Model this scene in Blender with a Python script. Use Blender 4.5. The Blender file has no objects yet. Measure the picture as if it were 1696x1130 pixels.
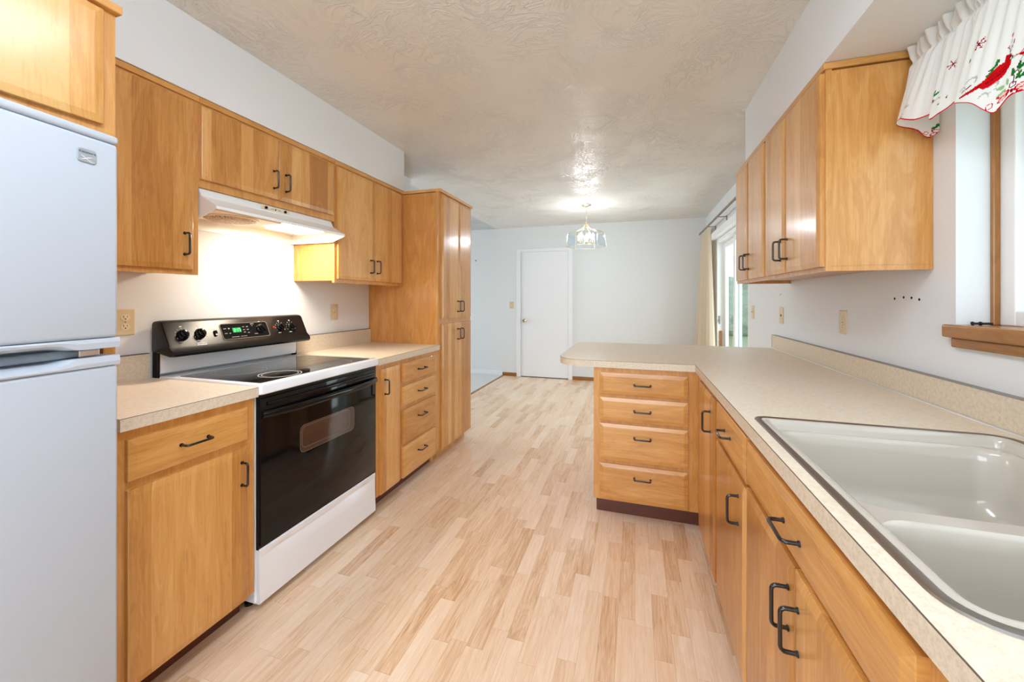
import bpy, bmesh, math, random
from mathutils import Vector, Matrix
from mathutils.geometry import tessellate_polygon

random.seed(7)
S = bpy.context.scene
COL = S.collection

# ------------------------------------------------------------------ camera
cam_d = bpy.data.cameras.new('camera')
cam_d.sensor_width = 36.0
cam_d.lens = 649.53 / 1696 * 36
cam_d.shift_y = -(565 - 495.44) / 1696
cam_d.clip_start = 0.02
cam = bpy.data.objects.new('camera', cam_d)
COL.objects.link(cam)
cam.location = (0, 0, 1.2668)
cam.rotation_euler = (math.pi / 2, 0, 0.3043)
S.camera = cam

# ------------------------------------------------------------------ world, exposure
S.view_settings.view_transform = 'Standard'
S.view_settings.look = 'None'
S.view_settings.exposure = 0.98
S.view_settings.gamma = 1.0
S.view_settings.use_curve_mapping = False
w = bpy.data.worlds.new('sky'); S.world = w; w.use_nodes = True
nt = w.node_tree
bg = nt.nodes['Background']
bg.inputs[0].default_value = (0.90, 0.96, 0.98, 1)
bg.inputs[1].default_value = 0.85
try:
    S.cycles.use_denoising = True
    S.cycles.max_bounces = 14
    S.cycles.diffuse_bounces = 8
    S.cycles.glossy_bounces = 6
    S.cycles.transparent_max_bounces = 24
    S.cycles.caustics_reflective = False
    S.cycles.caustics_refractive = False
    S.cycles.sample_clamp_indirect = 4.0
except Exception:
    pass

def area(name, loc, rot, sx, sy, power, color):
    l = bpy.data.lights.new(name, 'AREA'); l.shape = 'RECTANGLE'; l.size = sx; l.size_y = sy
    l.energy = power; l.color = color
    o = bpy.data.objects.new(name, l); COL.objects.link(o)
    o.location = loc; o.rotation_euler = rot
    return o
PI = math.pi
# daylight through the side windows (sky outside each pane, facing in)
area('window_daylight', (1.32, 0.72, 1.75), (0, PI/2, 0), 1.3, 1.3, 3, (0.86, 0.94, 1.0))
area('slider_daylight', (1.6, 4.6, 1.2), (0, PI/2, 0), 2.0, 1.6, 22, (0.86, 0.95, 1.0))
area('living_room_daylight', (-5.9, 4.7, 1.45), (0, -PI/2, 0), 1.6, 2.2, 56, (0.84, 0.93, 1.0))
area('rear_fill', (-0.35, -2.12, 1.35), (PI/2, 0, 0), 2.0, 1.7, 34, (0.76, 0.88, 1.0))  # fill light added behind the camera for flat, even frontal light

# ------------------------------------------------------------------ mesh helpers
WL = {}           # world location of each object (no rotation except where noted)
def W(o):
    return WL.get(o, Vector((0, 0, 0))) if o else Vector((0, 0, 0))

def thing(name, label, cat, loc, group=None, rotz=0):
    o = bpy.data.objects.new(name, None); COL.objects.link(o)
    o.empty_display_size = 0.1
    o.location = loc; o.rotation_euler = (0, 0, rotz)
    WL[o] = Vector(loc)
    o['label'] = label; o['category'] = cat
    if group: o['group'] = group
    return o

def obj(name, bm, mat, parent=None, origin=None, smooth=None, label=None):
    bmesh.ops.recalc_face_normals(bm, faces=bm.faces)
    if origin is None:
        xs = [v.co for v in bm.verts]
        lo = Vector((min(c.x for c in xs), min(c.y for c in xs), min(c.z for c in xs)))
        hi = Vector((max(c.x for c in xs), max(c.y for c in xs), max(c.z for c in xs)))
        origin = Vector(((lo.x + hi.x) / 2, (lo.y + hi.y) / 2, lo.z))
    origin = Vector(origin)
    bmesh.ops.translate(bm, verts=bm.verts, vec=-origin)
    me = bpy.data.meshes.new(name); bm.to_mesh(me); bm.free()
    mats = mat if isinstance(mat, (list, tuple)) else [mat]
    for m in mats: me.materials.append(m)
    o = bpy.data.objects.new(name, me); COL.objects.link(o)
    o.parent = parent
    o.location = origin - W(parent)
    WL[o] = origin
    if smooth:
        for p in me.polygons: p.use_smooth = True
        if smooth is not True:
            me.set_sharp_from_angle(angle=math.radians(smooth))
    if label: o['label'] = label
    return o

def tag(o, label, cat, group=None):
    o['label'] = label; o['category'] = cat
    if group: o['group'] = group
    return o
def struct(name, bm, mat, parent=None, **k):
    o = obj(name, bm, mat, parent, **k); o['kind'] = 'structure'
    return o
def NB(): return bmesh.new()

def box(bm, x0, x1, y0, y1, z0, z1, bev=0, seg=2, mi=0):
    x0, x1 = sorted((x0, x1)); y0, y1 = sorted((y0, y1)); z0, z1 = sorted((z0, z1))
    vs = [bm.verts.new((x, y, z)) for x in (x0, x1) for y in (y0, y1) for z in (z0, z1)]
    q = [(0,1,3,2),(4,6,7,5),(0,4,5,1),(2,3,7,6),(0,2,6,4),(1,5,7,3)]
    fs = [bm.faces.new([vs[i] for i in f]) for f in q]
    for f in fs: f.material_index = mi
    if bev:
        es = list({e for f in fs for e in f.edges})
        bmesh.ops.bevel(bm, geom=es, offset=bev, segments=seg, affect='EDGES', profile=0.5)
    return bm

def loft(bm, rings, close=True, cap0=True, cap1=True, mi=0):
    """rings: lists of points of equal length"""
    R = [[bm.verts.new(p) for p in r] for r in rings]
    n = len(R[0])
    for a, b in zip(R, R[1:]):
        for i in range(n if close else n - 1):
            j = (i + 1) % n
            f = bm.faces.new((a[i], a[j], b[j], b[i])); f.material_index = mi
    if cap0: bm.faces.new(list(reversed(R[0]))).material_index = mi
    if cap1: bm.faces.new(R[-1]).material_index = mi
    return R

def tube(bm, pts, r, n=10, mi=0, ry=None, up=None):
    pts = [Vector(p) for p in pts]
    rings = []
    t0 = (pts[1] - pts[0]).normalized()
    u = Vector(up) if up else (Vector((0, 0, 1)) if abs(t0.z) < .9 else Vector((1, 0, 0)))
    u = (u - t0 * u.dot(t0)).normalized()
    for i, p in enumerate(pts):
        a = pts[max(i - 1, 0)]; b = pts[min(i + 1, len(pts) - 1)]
        t = (b - a).normalized()
        u = (u - t * u.dot(t)).normalized()
        v = t.cross(u)
        rr = r[i] if isinstance(r, (list, tuple)) else r
        r2 = ry if ry else rr
        rings.append([p + u * rr * math.cos(2*PI*k/n) + v * r2 * math.sin(2*PI*k/n) for k in range(n)])
    loft(bm, rings, mi=mi)
    return bm

def lathe(bm, c, prof, axis='z', n=24, mi=0):
    """prof: list of (radius, offset along axis)"""
    c = Vector(c); rings = []
    for r, h in prof:
        ring = []
        for k in range(n):
            a = 2*PI*k/n; p, q = max(r, 1e-4)*math.cos(a), max(r, 1e-4)*math.sin(a)
            ring.append(c + {'z': Vector((p, q, h)), 'x': Vector((h, p, q)), 'y': Vector((q, h, p))}[axis])
        rings.append(ring)
    loft(bm, rings, mi=mi)
    return bm

def rrect(x0, x1, y0, y1, r, seg=6):
    """rounded rectangle, r = radius or 4 radii (x1y1, x0y1, x0y0, x1y0), counter-clockwise"""
    if not isinstance(r, (list, tuple)): r = (r,) * 4
    out = []
    for (cx, cy, a0, rr) in ((x1, y1, 0, r[0]), (x0, y1, 90, r[1]), (x0, y0, 180, r[2]), (x1, y0, 270, r[3])):
        sx = -1 if cx == x1 else 1; sy = -1 if cy == y1 else 1
        for k in range(seg + 1):
            a = math.radians(a0 + 90*k/seg)
            out.append((cx + sx*rr + rr*math.cos(a), cy + sy*rr + rr*math.sin(a)))
    return out

def prism(bm, outer, holes, z0, z1, mi=0, side_mi=None, top=True, bottom=True):
    loops = [[Vector((p[0], p[1], 0)) for p in outer]] + [[Vector((p[0], p[1], 0)) for p in h] for h in holes]
    flat = [p for l in loops for p in l]
    tris = tessellate_polygon(loops)
    T = [bm.verts.new((p.x, p.y, z1)) for p in flat]; B = [bm.verts.new((p.x, p.y, z0)) for p in flat]
    for t in tris:
        if top:
            f = bm.faces.new([T[i] for i in t]); f.material_index = mi
        if bottom:
            f = bm.faces.new([B[i] for i in reversed(t)]); f.material_index = mi
    k = 0
    for l in loops:
        n = len(l)
        for i in range(n):
            a, b = k + i, k + (i + 1) % n
            f = bm.faces.new((T[a], T[b], B[b], B[a])); f.material_index = mi if side_mi is None else side_mi
        k += n
    return bm

def text_bm(body, size, M, depth=0.0005):
    cu = bpy.data.curves.new('lettering', 'FONT'); cu.body = body; cu.size = size; cu.extrude = depth
    cu.align_x = 'CENTER'; cu.align_y = 'CENTER'; cu.resolution_u = 3
    o = bpy.data.objects.new('lettering', cu); COL.objects.link(o)
    dg = bpy.context.evaluated_depsgraph_get(); dg.update()
    me = bpy.data.meshes.new_from_object(o.evaluated_get(dg))
    bm = bmesh.new(); bm.from_mesh(me); bm.transform(M)
    bpy.data.objects.remove(o); bpy.data.curves.remove(cu); bpy.data.meshes.remove(me)
    return bm
def merge(dst, src):
    me = bpy.data.meshes.new('t'); src.to_mesh(me); src.free(); dst.from_mesh(me); bpy.data.meshes.remove(me)

# ------------------------------------------------------------------ materials
def lin(r, g, b):
    f = lambda c: (c/255/12.92) if c/255 <= .04045 else ((c/255 + .055)/1.055)**2.4
    return (f(r), f(g), f(b), 1)

class NG:
    def __init__(s, name):
        s.m = bpy.data.materials.new(name); s.m.use_nodes = True
        s.t = s.m.node_tree; s.p = s.t.nodes['Principled BSDF']
    def n(s, typ, **k):
        x = s.t.nodes.new(typ)
        for a, b in k.items(): setattr(x, a, b)
        return x
    def l(s, a, b): s.t.links.new(a, b)
    def inp(s, sock, v):
        if v is None: return
        if isinstance(v, (int, float)): sock.default_value = v
        elif isinstance(v, tuple): sock.default_value = v
        else: s.l(v, sock)
    def math(s, op, a, b=None, c=None):
        x = s.n('ShaderNodeMath', operation=op); s.inp(x.inputs[0], a); s.inp(x.inputs[1], b); s.inp(x.inputs[2], c)
        return x.outputs[0]
    def comb(s, x, y, z):
        c = s.n('ShaderNodeCombineXYZ'); s.inp(c.inputs[0], x); s.inp(c.inputs[1], y); s.inp(c.inputs[2], z)
        return c.outputs[0]
    def objxyz(s):
        tc = s.n('ShaderNodeTexCoord'); sp = s.n('ShaderNodeSeparateXYZ'); s.l(tc.outputs['Object'], sp.inputs[0])
        return tc.outputs['Object'], sp.outputs[0], sp.outputs[1], sp.outputs[2]
    def rand(s):
        return s.n('ShaderNodeObjectInfo').outputs['Random']
    def white(s, v, dim='1D', vec=None):
        x = s.n('ShaderNodeTexWhiteNoise', noise_dimensions=dim)
        if vec is not None: s.l(vec, x.inputs['Vector'])
        if v is not None: s.inp(x.inputs['W'], v)
        return x.outputs['Value']
    def noise(s, vec, scale, detail=3, rough=.55, dist=0):
        x = s.n('ShaderNodeTexNoise'); s.l(vec, x.inputs['Vector'])
        x.inputs['Scale'].default_value = scale; x.inputs['Detail'].default_value = detail
        x.inputs['Roughness'].default_value = rough; x.inputs['Distortion'].default_value = dist
        return x.outputs[0]
    def ramp(s, fac, stops):
        x = s.n('ShaderNodeValToRGB'); s.l(fac, x.inputs[0])
        cr = x.color_ramp
        while len(cr.elements) < len(stops): cr.elements.new(.5)
        for e, (p, c) in zip(cr.elements, stops): e.position = p; e.color = c
        return x.outputs[0]
    def mixc(s, fac, a, b, mode='MIX'):
        x = s.n('ShaderNodeMix', data_type='RGBA', blend_type=mode)
        s.inp(x.inputs[0], fac); s.inp(x.inputs[6], a); s.inp(x.inputs[7], b)
        return x.outputs[2]
    def bump(s, h, strength=.2, dist=.002):
        b = s.n('ShaderNodeBump'); b.inputs['Strength'].default_value = strength; b.inputs['Distance'].default_value = dist
        s.l(h, b.inputs['Height']); s.l(b.outputs[0], s.p.inputs['Normal'])

def plain(name, col, rough=.5, metal=0, coat=0, spec=.5, emit=None, es=0):
    g = NG(name); p = g.p
    p.inputs['Base Color'].default_value = col; p.inputs['Roughness'].default_value = rough
    p.inputs['Metallic'].default_value = metal; p.inputs['Coat Weight'].default_value = coat
    p.inputs['Coat Roughness'].default_value = .1
    p.inputs['Specular IOR Level'].default_value = spec
    if emit: p.inputs['Emission Color'].default_value = emit; p.inputs['Emission Strength'].default_value = es
    return g.m

def wood(name, c0, c1, c2, axis='v', stave=.085, rough=.33, stave_amt=.55, tint=.5):
    g = NG(name); vec, x, y, z = g.objxyz(); r = g.rand()
    h = g.math('ADD', x, y)
    u, a = (h, z) if axis == 'v' else (z, h)
    us = g.math('MULTIPLY_ADD', r, 3.7, g.math('DIVIDE', u, stave))
    # uneven stave widths
    us = g.math('ADD', us, g.math('MULTIPLY', g.math('SINE', g.math('MULTIPLY', us, 2.1)), .3))
    sid = g.math('FLOOR', us)
    sv = g.white(g.math('MULTIPLY_ADD', r, 71.3, sid))
    seed = g.math('MULTIPLY_ADD', r, 31.0, g.math('MULTIPLY', sid, 5.17 if stave_amt > .2 else 0.0))
    grain = g.noise(g.comb(g.math('MULTIPLY', u, 1.0), g.math('MULTIPLY', a, .035), seed), 190, 4, .6, .4)
    fig = g.noise(g.comb(g.math('MULTIPLY', u, 1.0), g.math('MULTIPLY', a, .16), seed), 11, 3, .6, 2.6)
    ring = g.math('SINE', g.math('MULTIPLY', fig, 46.0))
    fleck = g.noise(g.comb(u, g.math('MULTIPLY', a, .2), seed), 26, 2, .5, .6)
    fl = g.math('SMOOTH_MIN', g.math('MAXIMUM', g.math('MULTIPLY', g.math('SUBTRACT', fleck, .71), 9.0), 0.0), 1.0, .1)
    f = g.math('MULTIPLY_ADD', g.math('SUBTRACT', sv, .5), stave_amt, .5)
    f = g.math('MULTIPLY_ADD', g.math('SUBTRACT', grain, .5), .55, f)
    f = g.math('MULTIPLY_ADD', g.math('SUBTRACT', fig, .5), .7, f)
    f = g.math('MULTIPLY_ADD', ring, .035, f)
    f = g.math('MULTIPLY_ADD', g.math('SUBTRACT', r, .5), tint*.4, f)
    col = g.ramp(f, [(.12, c0), (.5, c1), (.9, c2)])
    col = g.mixc(g.math('MULTIPLY', fl, .45), col, tuple(v*.45 for v in c0[:3]) + (1,))
    g.l(col, g.p.inputs['Base Color'])
    g.p.inputs['Roughness'].default_value = rough
    g.p.inputs['Specular IOR Level'].default_value = .45
    g.p.inputs['Coat Weight'].default_value = .5; g.p.inputs['Coat Roughness'].default_value = .17
    g.bump(grain, .05, .001)
    return g.m

C0, C1, C2 = lin(170, 112, 48), lin(202, 146, 77), lin(221, 173, 109)
M = {}
M['wood_v'] = wood('maple_vertical', C0, C1, C2, 'v')
M['wood_h'] = wood('maple_horizontal', C0, C1, C2, 'h', stave=.5, stave_amt=.15)
M['wood_panel'] = wood('maple_veneer', C0, lin(198, 138, 70), C2, 'v', stave=.45, stave_amt=.1, rough=.38, tint=.2)
M['wood_frame'] = wood('maple_face_frame', C0, lin(199, 142, 74), C2, 'v', stave=.6, stave_amt=.08, tint=.2)
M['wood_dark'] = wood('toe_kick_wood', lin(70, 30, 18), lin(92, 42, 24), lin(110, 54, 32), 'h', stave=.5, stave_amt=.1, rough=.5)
M['wood_trim'] = wood('fir_trim', lin(112, 68, 18), lin(148, 95, 34), lin(174, 120, 54), 'h', stave=.5, stave_amt=.1, rough=.4)
M['wood_trim_v'] = wood('fir_trim_vertical', lin(112, 68, 18), lin(148, 95, 34), lin(174, 120, 54), 'v', stave=.5, stave_amt=.1, rough=.4)

def floor_mat():
    g = NG('laminate_strip_floor'); vec, x, y, z = g.objxyz()
    W_ = .0655
    xs = g.math('DIVIDE', x, W_); sid = g.math('FLOOR', xs)
    w1 = g.white(sid); w2 = g.white(g.math('ADD', sid, 91.7))
    ln = g.math('MULTIPLY_ADD', w2, .16, .30)
    ys = g.math('DIVIDE', g.math('MULTIPLY_ADD', w1, 3.0, y), ln); bid = g.math('FLOOR', ys)
    v = g.comb(sid, bid, 0.0)
    cell = g.white(None, '3D', v)
    seed = g.math('MULTIPLY', cell, 40.0)
    grain = g.noise(g.comb(x, g.math('MULTIPLY', y, .04), seed), 160, 4, .62, .5)
    fig = g.noise(g.comb(x, g.math('MULTIPLY', y, .13), seed), 14, 3, .6, 2.2)
    ring = g.math('SINE', g.math('MULTIPLY', fig, 40.0))
    f = g.math('MULTIPLY_ADD', g.math('SUBTRACT', cell, .5), .46, .5)
    f = g.math('MULTIPLY_ADD', g.math('SUBTRACT', grain, .5), .85, f)
    f = g.math('MULTIPLY_ADD', g.math('SUBTRACT', fig, .5), .6, f)
    f = g.math('MULTIPLY_ADD', ring, .05, f)
    col = g.ramp(f, [(.02, lin(196, 150, 106)), (.45, lin(231, 200, 168)), (.95, lin(244, 226, 204))])
    fx = g.math('FRACT', xs); ex = g.math('LESS_THAN', g.math('MINIMUM', fx, g.math('SUBTRACT', 1.0, fx)), .012)
    fy = g.math('MULTIPLY', g.math('FRACT', ys), ln); ey = g.math('LESS_THAN', fy, .0016)
    e = g.math('MULTIPLY', g.math('MAXIMUM', ex, ey), .28)
    col = g.mixc(e, col, lin(150, 98, 56))
    g.l(col, g.p.inputs['Base Color'])
    g.p.inputs['Roughness'].default_value = .22
    g.p.inputs['Specular IOR Level'].default_value = .6
    g.bump(grain, .03, .001)
    return g.m
M['floor'] = floor_mat()

def wall_mat(name, col, bump=.12, scale=130, rough=.6):
    g = NG(name); vec, x, y, z = g.objxyz()
    n = g.noise(vec, scale, 2, .5)
    g.p.inputs['Base Color'].default_value = col; g.p.inputs['Roughness'].default_value = rough
    g.p.inputs['Specular IOR Level'].default_value = .35
    g.bump(n, bump, .003)
    return g.m
M['wall'] = wall_mat('painted_drywall', lin(221, 224, 226))
M['white_paint'] = plain('white_gloss_paint', lin(232, 234, 238), .4)

def ceil_mat(name, col, scale, strength, stipple):
    g = NG(name); vec, x, y, z = g.objxyz()
    # brushed plaster: short curved ridges in patches, their direction drifting over the ceiling
    wn = g.n('ShaderNodeTexNoise'); g.l(vec, wn.inputs['Vector']); wn.inputs['Scale'].default_value = 2.2; wn.inputs['Detail'].default_value = 2
    wsp = g.n('ShaderNodeSeparateXYZ'); g.l(wn.outputs['Color'], wsp.inputs[0])
    X = g.math('MULTIPLY_ADD', wsp.outputs[0], .45, x); Y = g.math('MULTIPLY_ADD', wsp.outputs[1], .45, y)
    n1 = g.noise(g.comb(g.math('MULTIPLY', X, 1.0), g.math('MULTIPLY', Y, .38), 0.0), scale, 4, .62, .8)
    n3 = g.noise(g.comb(g.math('MULTIPLY', X, .42), g.math('MULTIPLY', Y, 1.0), 4.0), scale*.9, 4, .62, .8)
    rid = lambda n, p: g.math('POWER', g.math('SUBTRACT', 1.0, g.math('ABSOLUTE', g.math('MULTIPLY_ADD', n, 4.0, -2.0))), p)
    m1 = g.math('MAXIMUM', g.math('MULTIPLY_ADD', g.noise(vec, 2.6, 2, .5), 3.4, -1.4), 0.0)
    m2 = g.math('MAXIMUM', g.math('MULTIPLY_ADD', g.noise(g.comb(y, x, 7.0), 3.1, 2, .5), 3.4, -1.4), 0.0)
    c0 = lambda v: g.math('MAXIMUM', v, 0.0)
    h = g.math('ADD', g.math('MULTIPLY', c0(rid(n1, 9.0)), m1), g.math('MULTIPLY', c0(rid(n3, 9.0)), m2))
    h = g.math('MULTIPLY_ADD', g.noise(vec, 70, 3, .6), stipple, h)
    g.p.inputs['Base Color'].default_value = col; g.p.inputs['Roughness'].default_value = .27
    g.p.inputs['Specular IOR Level'].default_value = .5
    g.bump(h, strength, .006)
    return g.m
M['ceiling'] = ceil_mat('brushed_plaster_ceiling', lin(220, 216, 209), 24, .62, .25)
M['ceiling2'] = ceil_mat('stippled_plaster_ceiling', lin(200, 202, 203), 40, .9, 1.5)

def carpet_mat():
    g = NG('speckled_carpet'); vec, x, y, z = g.objxyz()
    n = g.noise(vec, 160, 2, .7)
    col = g.ramp(n, [(.3, lin(184, 186, 188)), (.6, lin(232, 232, 231))])
    g.l(col, g.p.inputs['Base Color']); g.p.inputs['Roughness'].default_value = .95
    g.bump(n, .8, .01)
    return g.m
M['carpet'] = carpet_mat()

def laminate(name, a, b, c, rough=.38):
    g = NG(name); vec, x, y, z = g.objxyz()
    n = g.noise(vec, 330, 2, .6); n2 = g.noise(vec, 90, 2, .6)
    f = g.math('MULTIPLY_ADD', n2, .5, g.math('MULTIPLY', n, .5))
    col = g.ramp(f, [(.36, a), (.5, b), (.66, c)])
    g.l(col, g.p.inputs['Base Color']); g.p.inputs['Roughness'].default_value = rough
    g.p.inputs['Specular IOR Level'].default_value = .45
    return g.m
M['counter'] = laminate('almond_laminate', lin(214, 200, 178), lin(226, 213, 193), lin(232, 222, 204))
M['edge'] = laminate('laminate_edge', lin(196, 182, 160), lin(211, 198, 177), lin(219, 208, 188), .45)
M['seam'] = plain('laminate_seam', lin(96, 84, 72), .6)
M['bead'] = plain('metal_bead', (.9, .91, .93, 1), .4, .8)
M['enamel'] = plain('white_enamel', lin(232, 236, 242), .22, coat=.3)
M['fridge'] = wall_mat('white_appliance_enamel', lin(183, 192, 203), .05, 260, .42)
M['black'] = plain('black_gloss', (.004, .004, .0045, 1), .07, spec=.3)
M['black_satin'] = plain('black_satin', (.008, .0075, .0075, 1), .27, spec=.25)
M['handle'] = plain('black_bronze_pull', (.006, .005, .006, 1), .22, 0, coat=.3)
M['gap'] = plain('dark_gap', (.008, .007, .006, 1), .8)
M['steel'] = plain('brushed_steel', (.30, .28, .26, 1), .38, 1)
M['chrome'] = plain('chrome', (.8, .8, .82, 1), .12, 1)
M['brass'] = plain('polished_brass', (.80, .70, .48, 1), .22, 1)
M['grey'] = plain('grey_plastic', lin(120, 134, 146), .35)
M['silver'] = plain('silver_badge', lin(168, 178, 186), .35, .4)
M['silver_dark'] = plain('badge_relief', lin(110, 120, 130), .35, .4)
M['beige'] = plain('beige_plastic', lin(212, 194, 158), .35)
M['beige_light'] = plain('light_almond_plastic', lin(226, 211, 180), .35)
M['white_mark'] = plain('white_printing', lin(215, 215, 215), .6)
M['red_mark'] = plain('red_printing', lin(200, 40, 40), .6)
M['porcelain'] = plain('bone_porcelain', lin(192, 185, 174), .16, coat=.4)
M['green_led'] = plain('green_display_digits', (.02, .3, .08, 1), .4, emit=(.25, 1, .45, 1), es=1.1)
M['display'] = plain('display_glass', (.003, .02, .006, 1), .15, emit=(.05, .55, .12, 1), es=.5)
M['vinyl'] = plain('white_vinyl', lin(236, 238, 238), .35)
M['mesh_filter'] = plain('filter_mesh', lin(140, 104, 62), .5, .3)
M['hood'] = plain('hood_enamel', lin(232, 235, 234), .28, coat=.2)
M['cream'] = plain('cream_filter_plate', lin(226, 205, 170), .4)
M['oven_glass'] = plain('oven_window_glass', (.07, .036, .02, 1), .07)
M['oven_ring'] = plain('oven_window_frame', lin(118, 110, 104), .25)
M['rod'] = plain('bronze_rod', lin(136, 120, 98), .4, .5)

def glass_mat(name, tint, refl=.12):
    g = NG(name); t = g.t; t.nodes.remove(g.p)
    out = [n for n in t.nodes if n.type == 'OUTPUT_MATERIAL'][0]
    a = g.n('ShaderNodeBsdfTransparent'); a.inputs[0].default_value = tint
    b = g.n('ShaderNodeBsdfGlossy'); b.inputs['Roughness'].default_value = .03
    lw = g.n('ShaderNodeLayerWeight'); lw.inputs[0].default_value = .5
    fr = g.math('MULTIPLY_ADD', g.math('POWER', lw.outputs['Facing'], 5.0), .5, .03)
    m = g.n('ShaderNodeMixShader')
    g.l(fr, m.inputs[0]); g.l(a.outputs[0], m.inputs[1]); g.l(b.outputs[0], m.inputs[2])
    g.l(m.outputs[0], out.inputs[0])
    return g.m
M['glass'] = glass_mat('window_glass', (.93, .97, .97, 1))
M['lamp_glass'] = glass_mat('lamp_glass', (.95, .98, 1, 1))

def cloth(name, col, trans=.35):
    g = NG(name); t = g.t; t.nodes.remove(g.p)
    out = [n for n in t.nodes if n.type == 'OUTPUT_MATERIAL'][0]
    a = g.n('ShaderNodeBsdfDiffuse'); a.inputs[0].default_value = col
    b = g.n('ShaderNodeBsdfTranslucent'); b.inputs[0].default_value = col
    m = g.n('ShaderNodeMixShader'); m.inputs[0].default_value = trans
    g.l(a.outputs[0], m.inputs[1]); g.l(b.outputs[0], m.inputs[2]); g.l(m.outputs[0], out.inputs[0])
    return g.m
M['drape'] = cloth('beige_drape_cloth', lin(226, 212, 190), .3)
M['valance'] = cloth('white_valance_cloth', lin(238, 236, 234), .35)
M['v_red'] = cloth('red_print', lin(196, 18, 26), .15)
M['v_dred'] = cloth('dark_red_print', lin(128, 12, 22), .15)
M['v_green'] = cloth('green_print', lin(34, 112, 44), .15)
M['v_lgreen'] = cloth('pale_green_print', lin(150, 186, 140), .2)
M['v_grey'] = cloth('grey_print', lin(186, 188, 180), .3)
M['v_black'] = cloth('black_print', lin(34, 26, 28), .1)
M['v_pink'] = cloth('pink_print', lin(240, 196, 196), .3)

# ------------------------------------------------------------------ room shell
XL, XR, YB, YN, ZC = -2.084, 0.967, 6.165, -1.9, 2.436
XLIV = -5.6
bm = NB(); box(bm, -2.094, 1.10, YN - .1, YB + .1, -.08, 0)
struct('floor', bm, M['floor'], origin=(0, 0, 0))
bm = NB(); box(bm, XLIV - .1, -2.094, YN - .1, YB + .1, -.08, .006)
o = struct('floor', bm, M['carpet'], origin=(-4, 0, 0))
bm = NB(); box(bm, -2.105, -2.078, 3.345, YB, 0, .008, .003)
struct('trim_threshold', bm, M['wood_trim'])
bm = NB(); box(bm, -2.195, 1.10, YN - .1, YB + .1, ZC, ZC + .1)
struct('ceiling', bm, M['ceiling'], origin=(0, 0, ZC))
bm = NB(); box(bm, XLIV - .1, -2.195, YN - .1, YB + .1, ZC, ZC + .1)
struct('ceiling', bm, M['ceiling2'], origin=(-4, 0, ZC))
bm = NB(); box(bm, XLIV - .1, 1.10, YB, YB + .1, 0, ZC); wb = struct('wall_back', bm, M['wall'])
bm = NB(); 
for q in ((XLIV - .1, -1.4, 0, ZC), (.7, 1.10, 0, ZC), (-1.4, .7, 0, .45), (-1.4, .7, 2.25, ZC)): box(bm, q[0], q[1], YN - .1, YN, q[2], q[3])  # opening behind the camera, added to let the rear fill light in
struct('wall_rear', bm, M['wall'])
bm = NB(); box(bm, XL - .11, XL, YN, 3.345, 0, ZC); struct('wall_left', bm, M['wall'])

def wall_x(bm, x0, x1, y0, y1, z0, z1, holes):
    """wall with rectangular openings (ya, yb, za, zb), openings must not overlap in y"""
    hs = sorted(holes); y = y0
    for ya, yb, za, zb in hs:
        box(bm, x0, x1, y, ya, z0, z1)
        if za > z0: box(bm, x0, x1, ya, yb, z0, za)
        if zb < z1: box(bm, x0, x1, ya, yb, zb, z1)
        y = yb
    box(bm, x0, x1, y, y1, z0, z1)
SL0, SL1, SLZ = 3.975, 5.42, 2.0           # sliding door opening
WN0, WN1, WNB, WNT = 0.12, 1.603, 1.166, 2.05
bm = NB(); wall_x(bm, XR, 1.10, YN, YB, 0, ZC, [(WN0, WN1, WNB, WNT), (SL0, SL1, 0, SLZ)])
wr = struct('wall_right', bm, M['wall'])
bm = NB(); wall_x(bm, XLIV - .1, XLIV, YN, YB, 0, ZC, [(3.7, 5.7, .7, 2.1)])
struct('wall_living_room', bm, M['wall'])
# small screw holes left in the right wall
for (y, z) in ((1.908, 1.268), (1.854, 1.273), (1.81, 1.271), (1.769, 1.265), (3.167, 1.298)):
    bm = NB(); lathe(bm, (XR - .0005, y, z), [(.0, .0004), (.0045, .0002), (.005, -.0005)], 'x', 10)
    struct('screw_hole', bm, M['gap'], wr)
bm = NB(); lathe(bm, (-2.58, YB - .0005, 1.917), [(0, -.0008), (.010, -.0004), (.011, .001)], 'y', 10)
struct('screw_hole', bm, M['gap'], wb)
# soffits
bm = NB(); box(bm, XL, -1.752, YN, 2.717, 2.1236, ZC); struct('wall_soffit_left', bm, M['wall'])
bm = NB(); box(bm, .653, XR, YN, 2.757, 2.1236, ZC); struct('wall_soffit_right', bm, M['wall'])
# baseboards
def bb(name, x0, x1, mat, h=.055, z0=0):
    bm = NB(); box(bm, x0, x1, YB - .012, YB, z0, z0 + h, .002); struct(name, bm, mat)
bb('baseboard_back', -2.10, -1.853, M['wood_trim']); bb('baseboard_back', -.938, XR, M['wood_trim'])
bb('baseboard_back', XLIV, -2.10, M['white_paint'], .07, .006)
for y0, y1 in ((3.27, SL0 - .0), (SL1, YB)):
    bm = NB(); box(bm, XR - .012, XR, y0, y1, 0, .055, .002); struct('baseboard_right', bm, M['wood_trim'])

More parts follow.
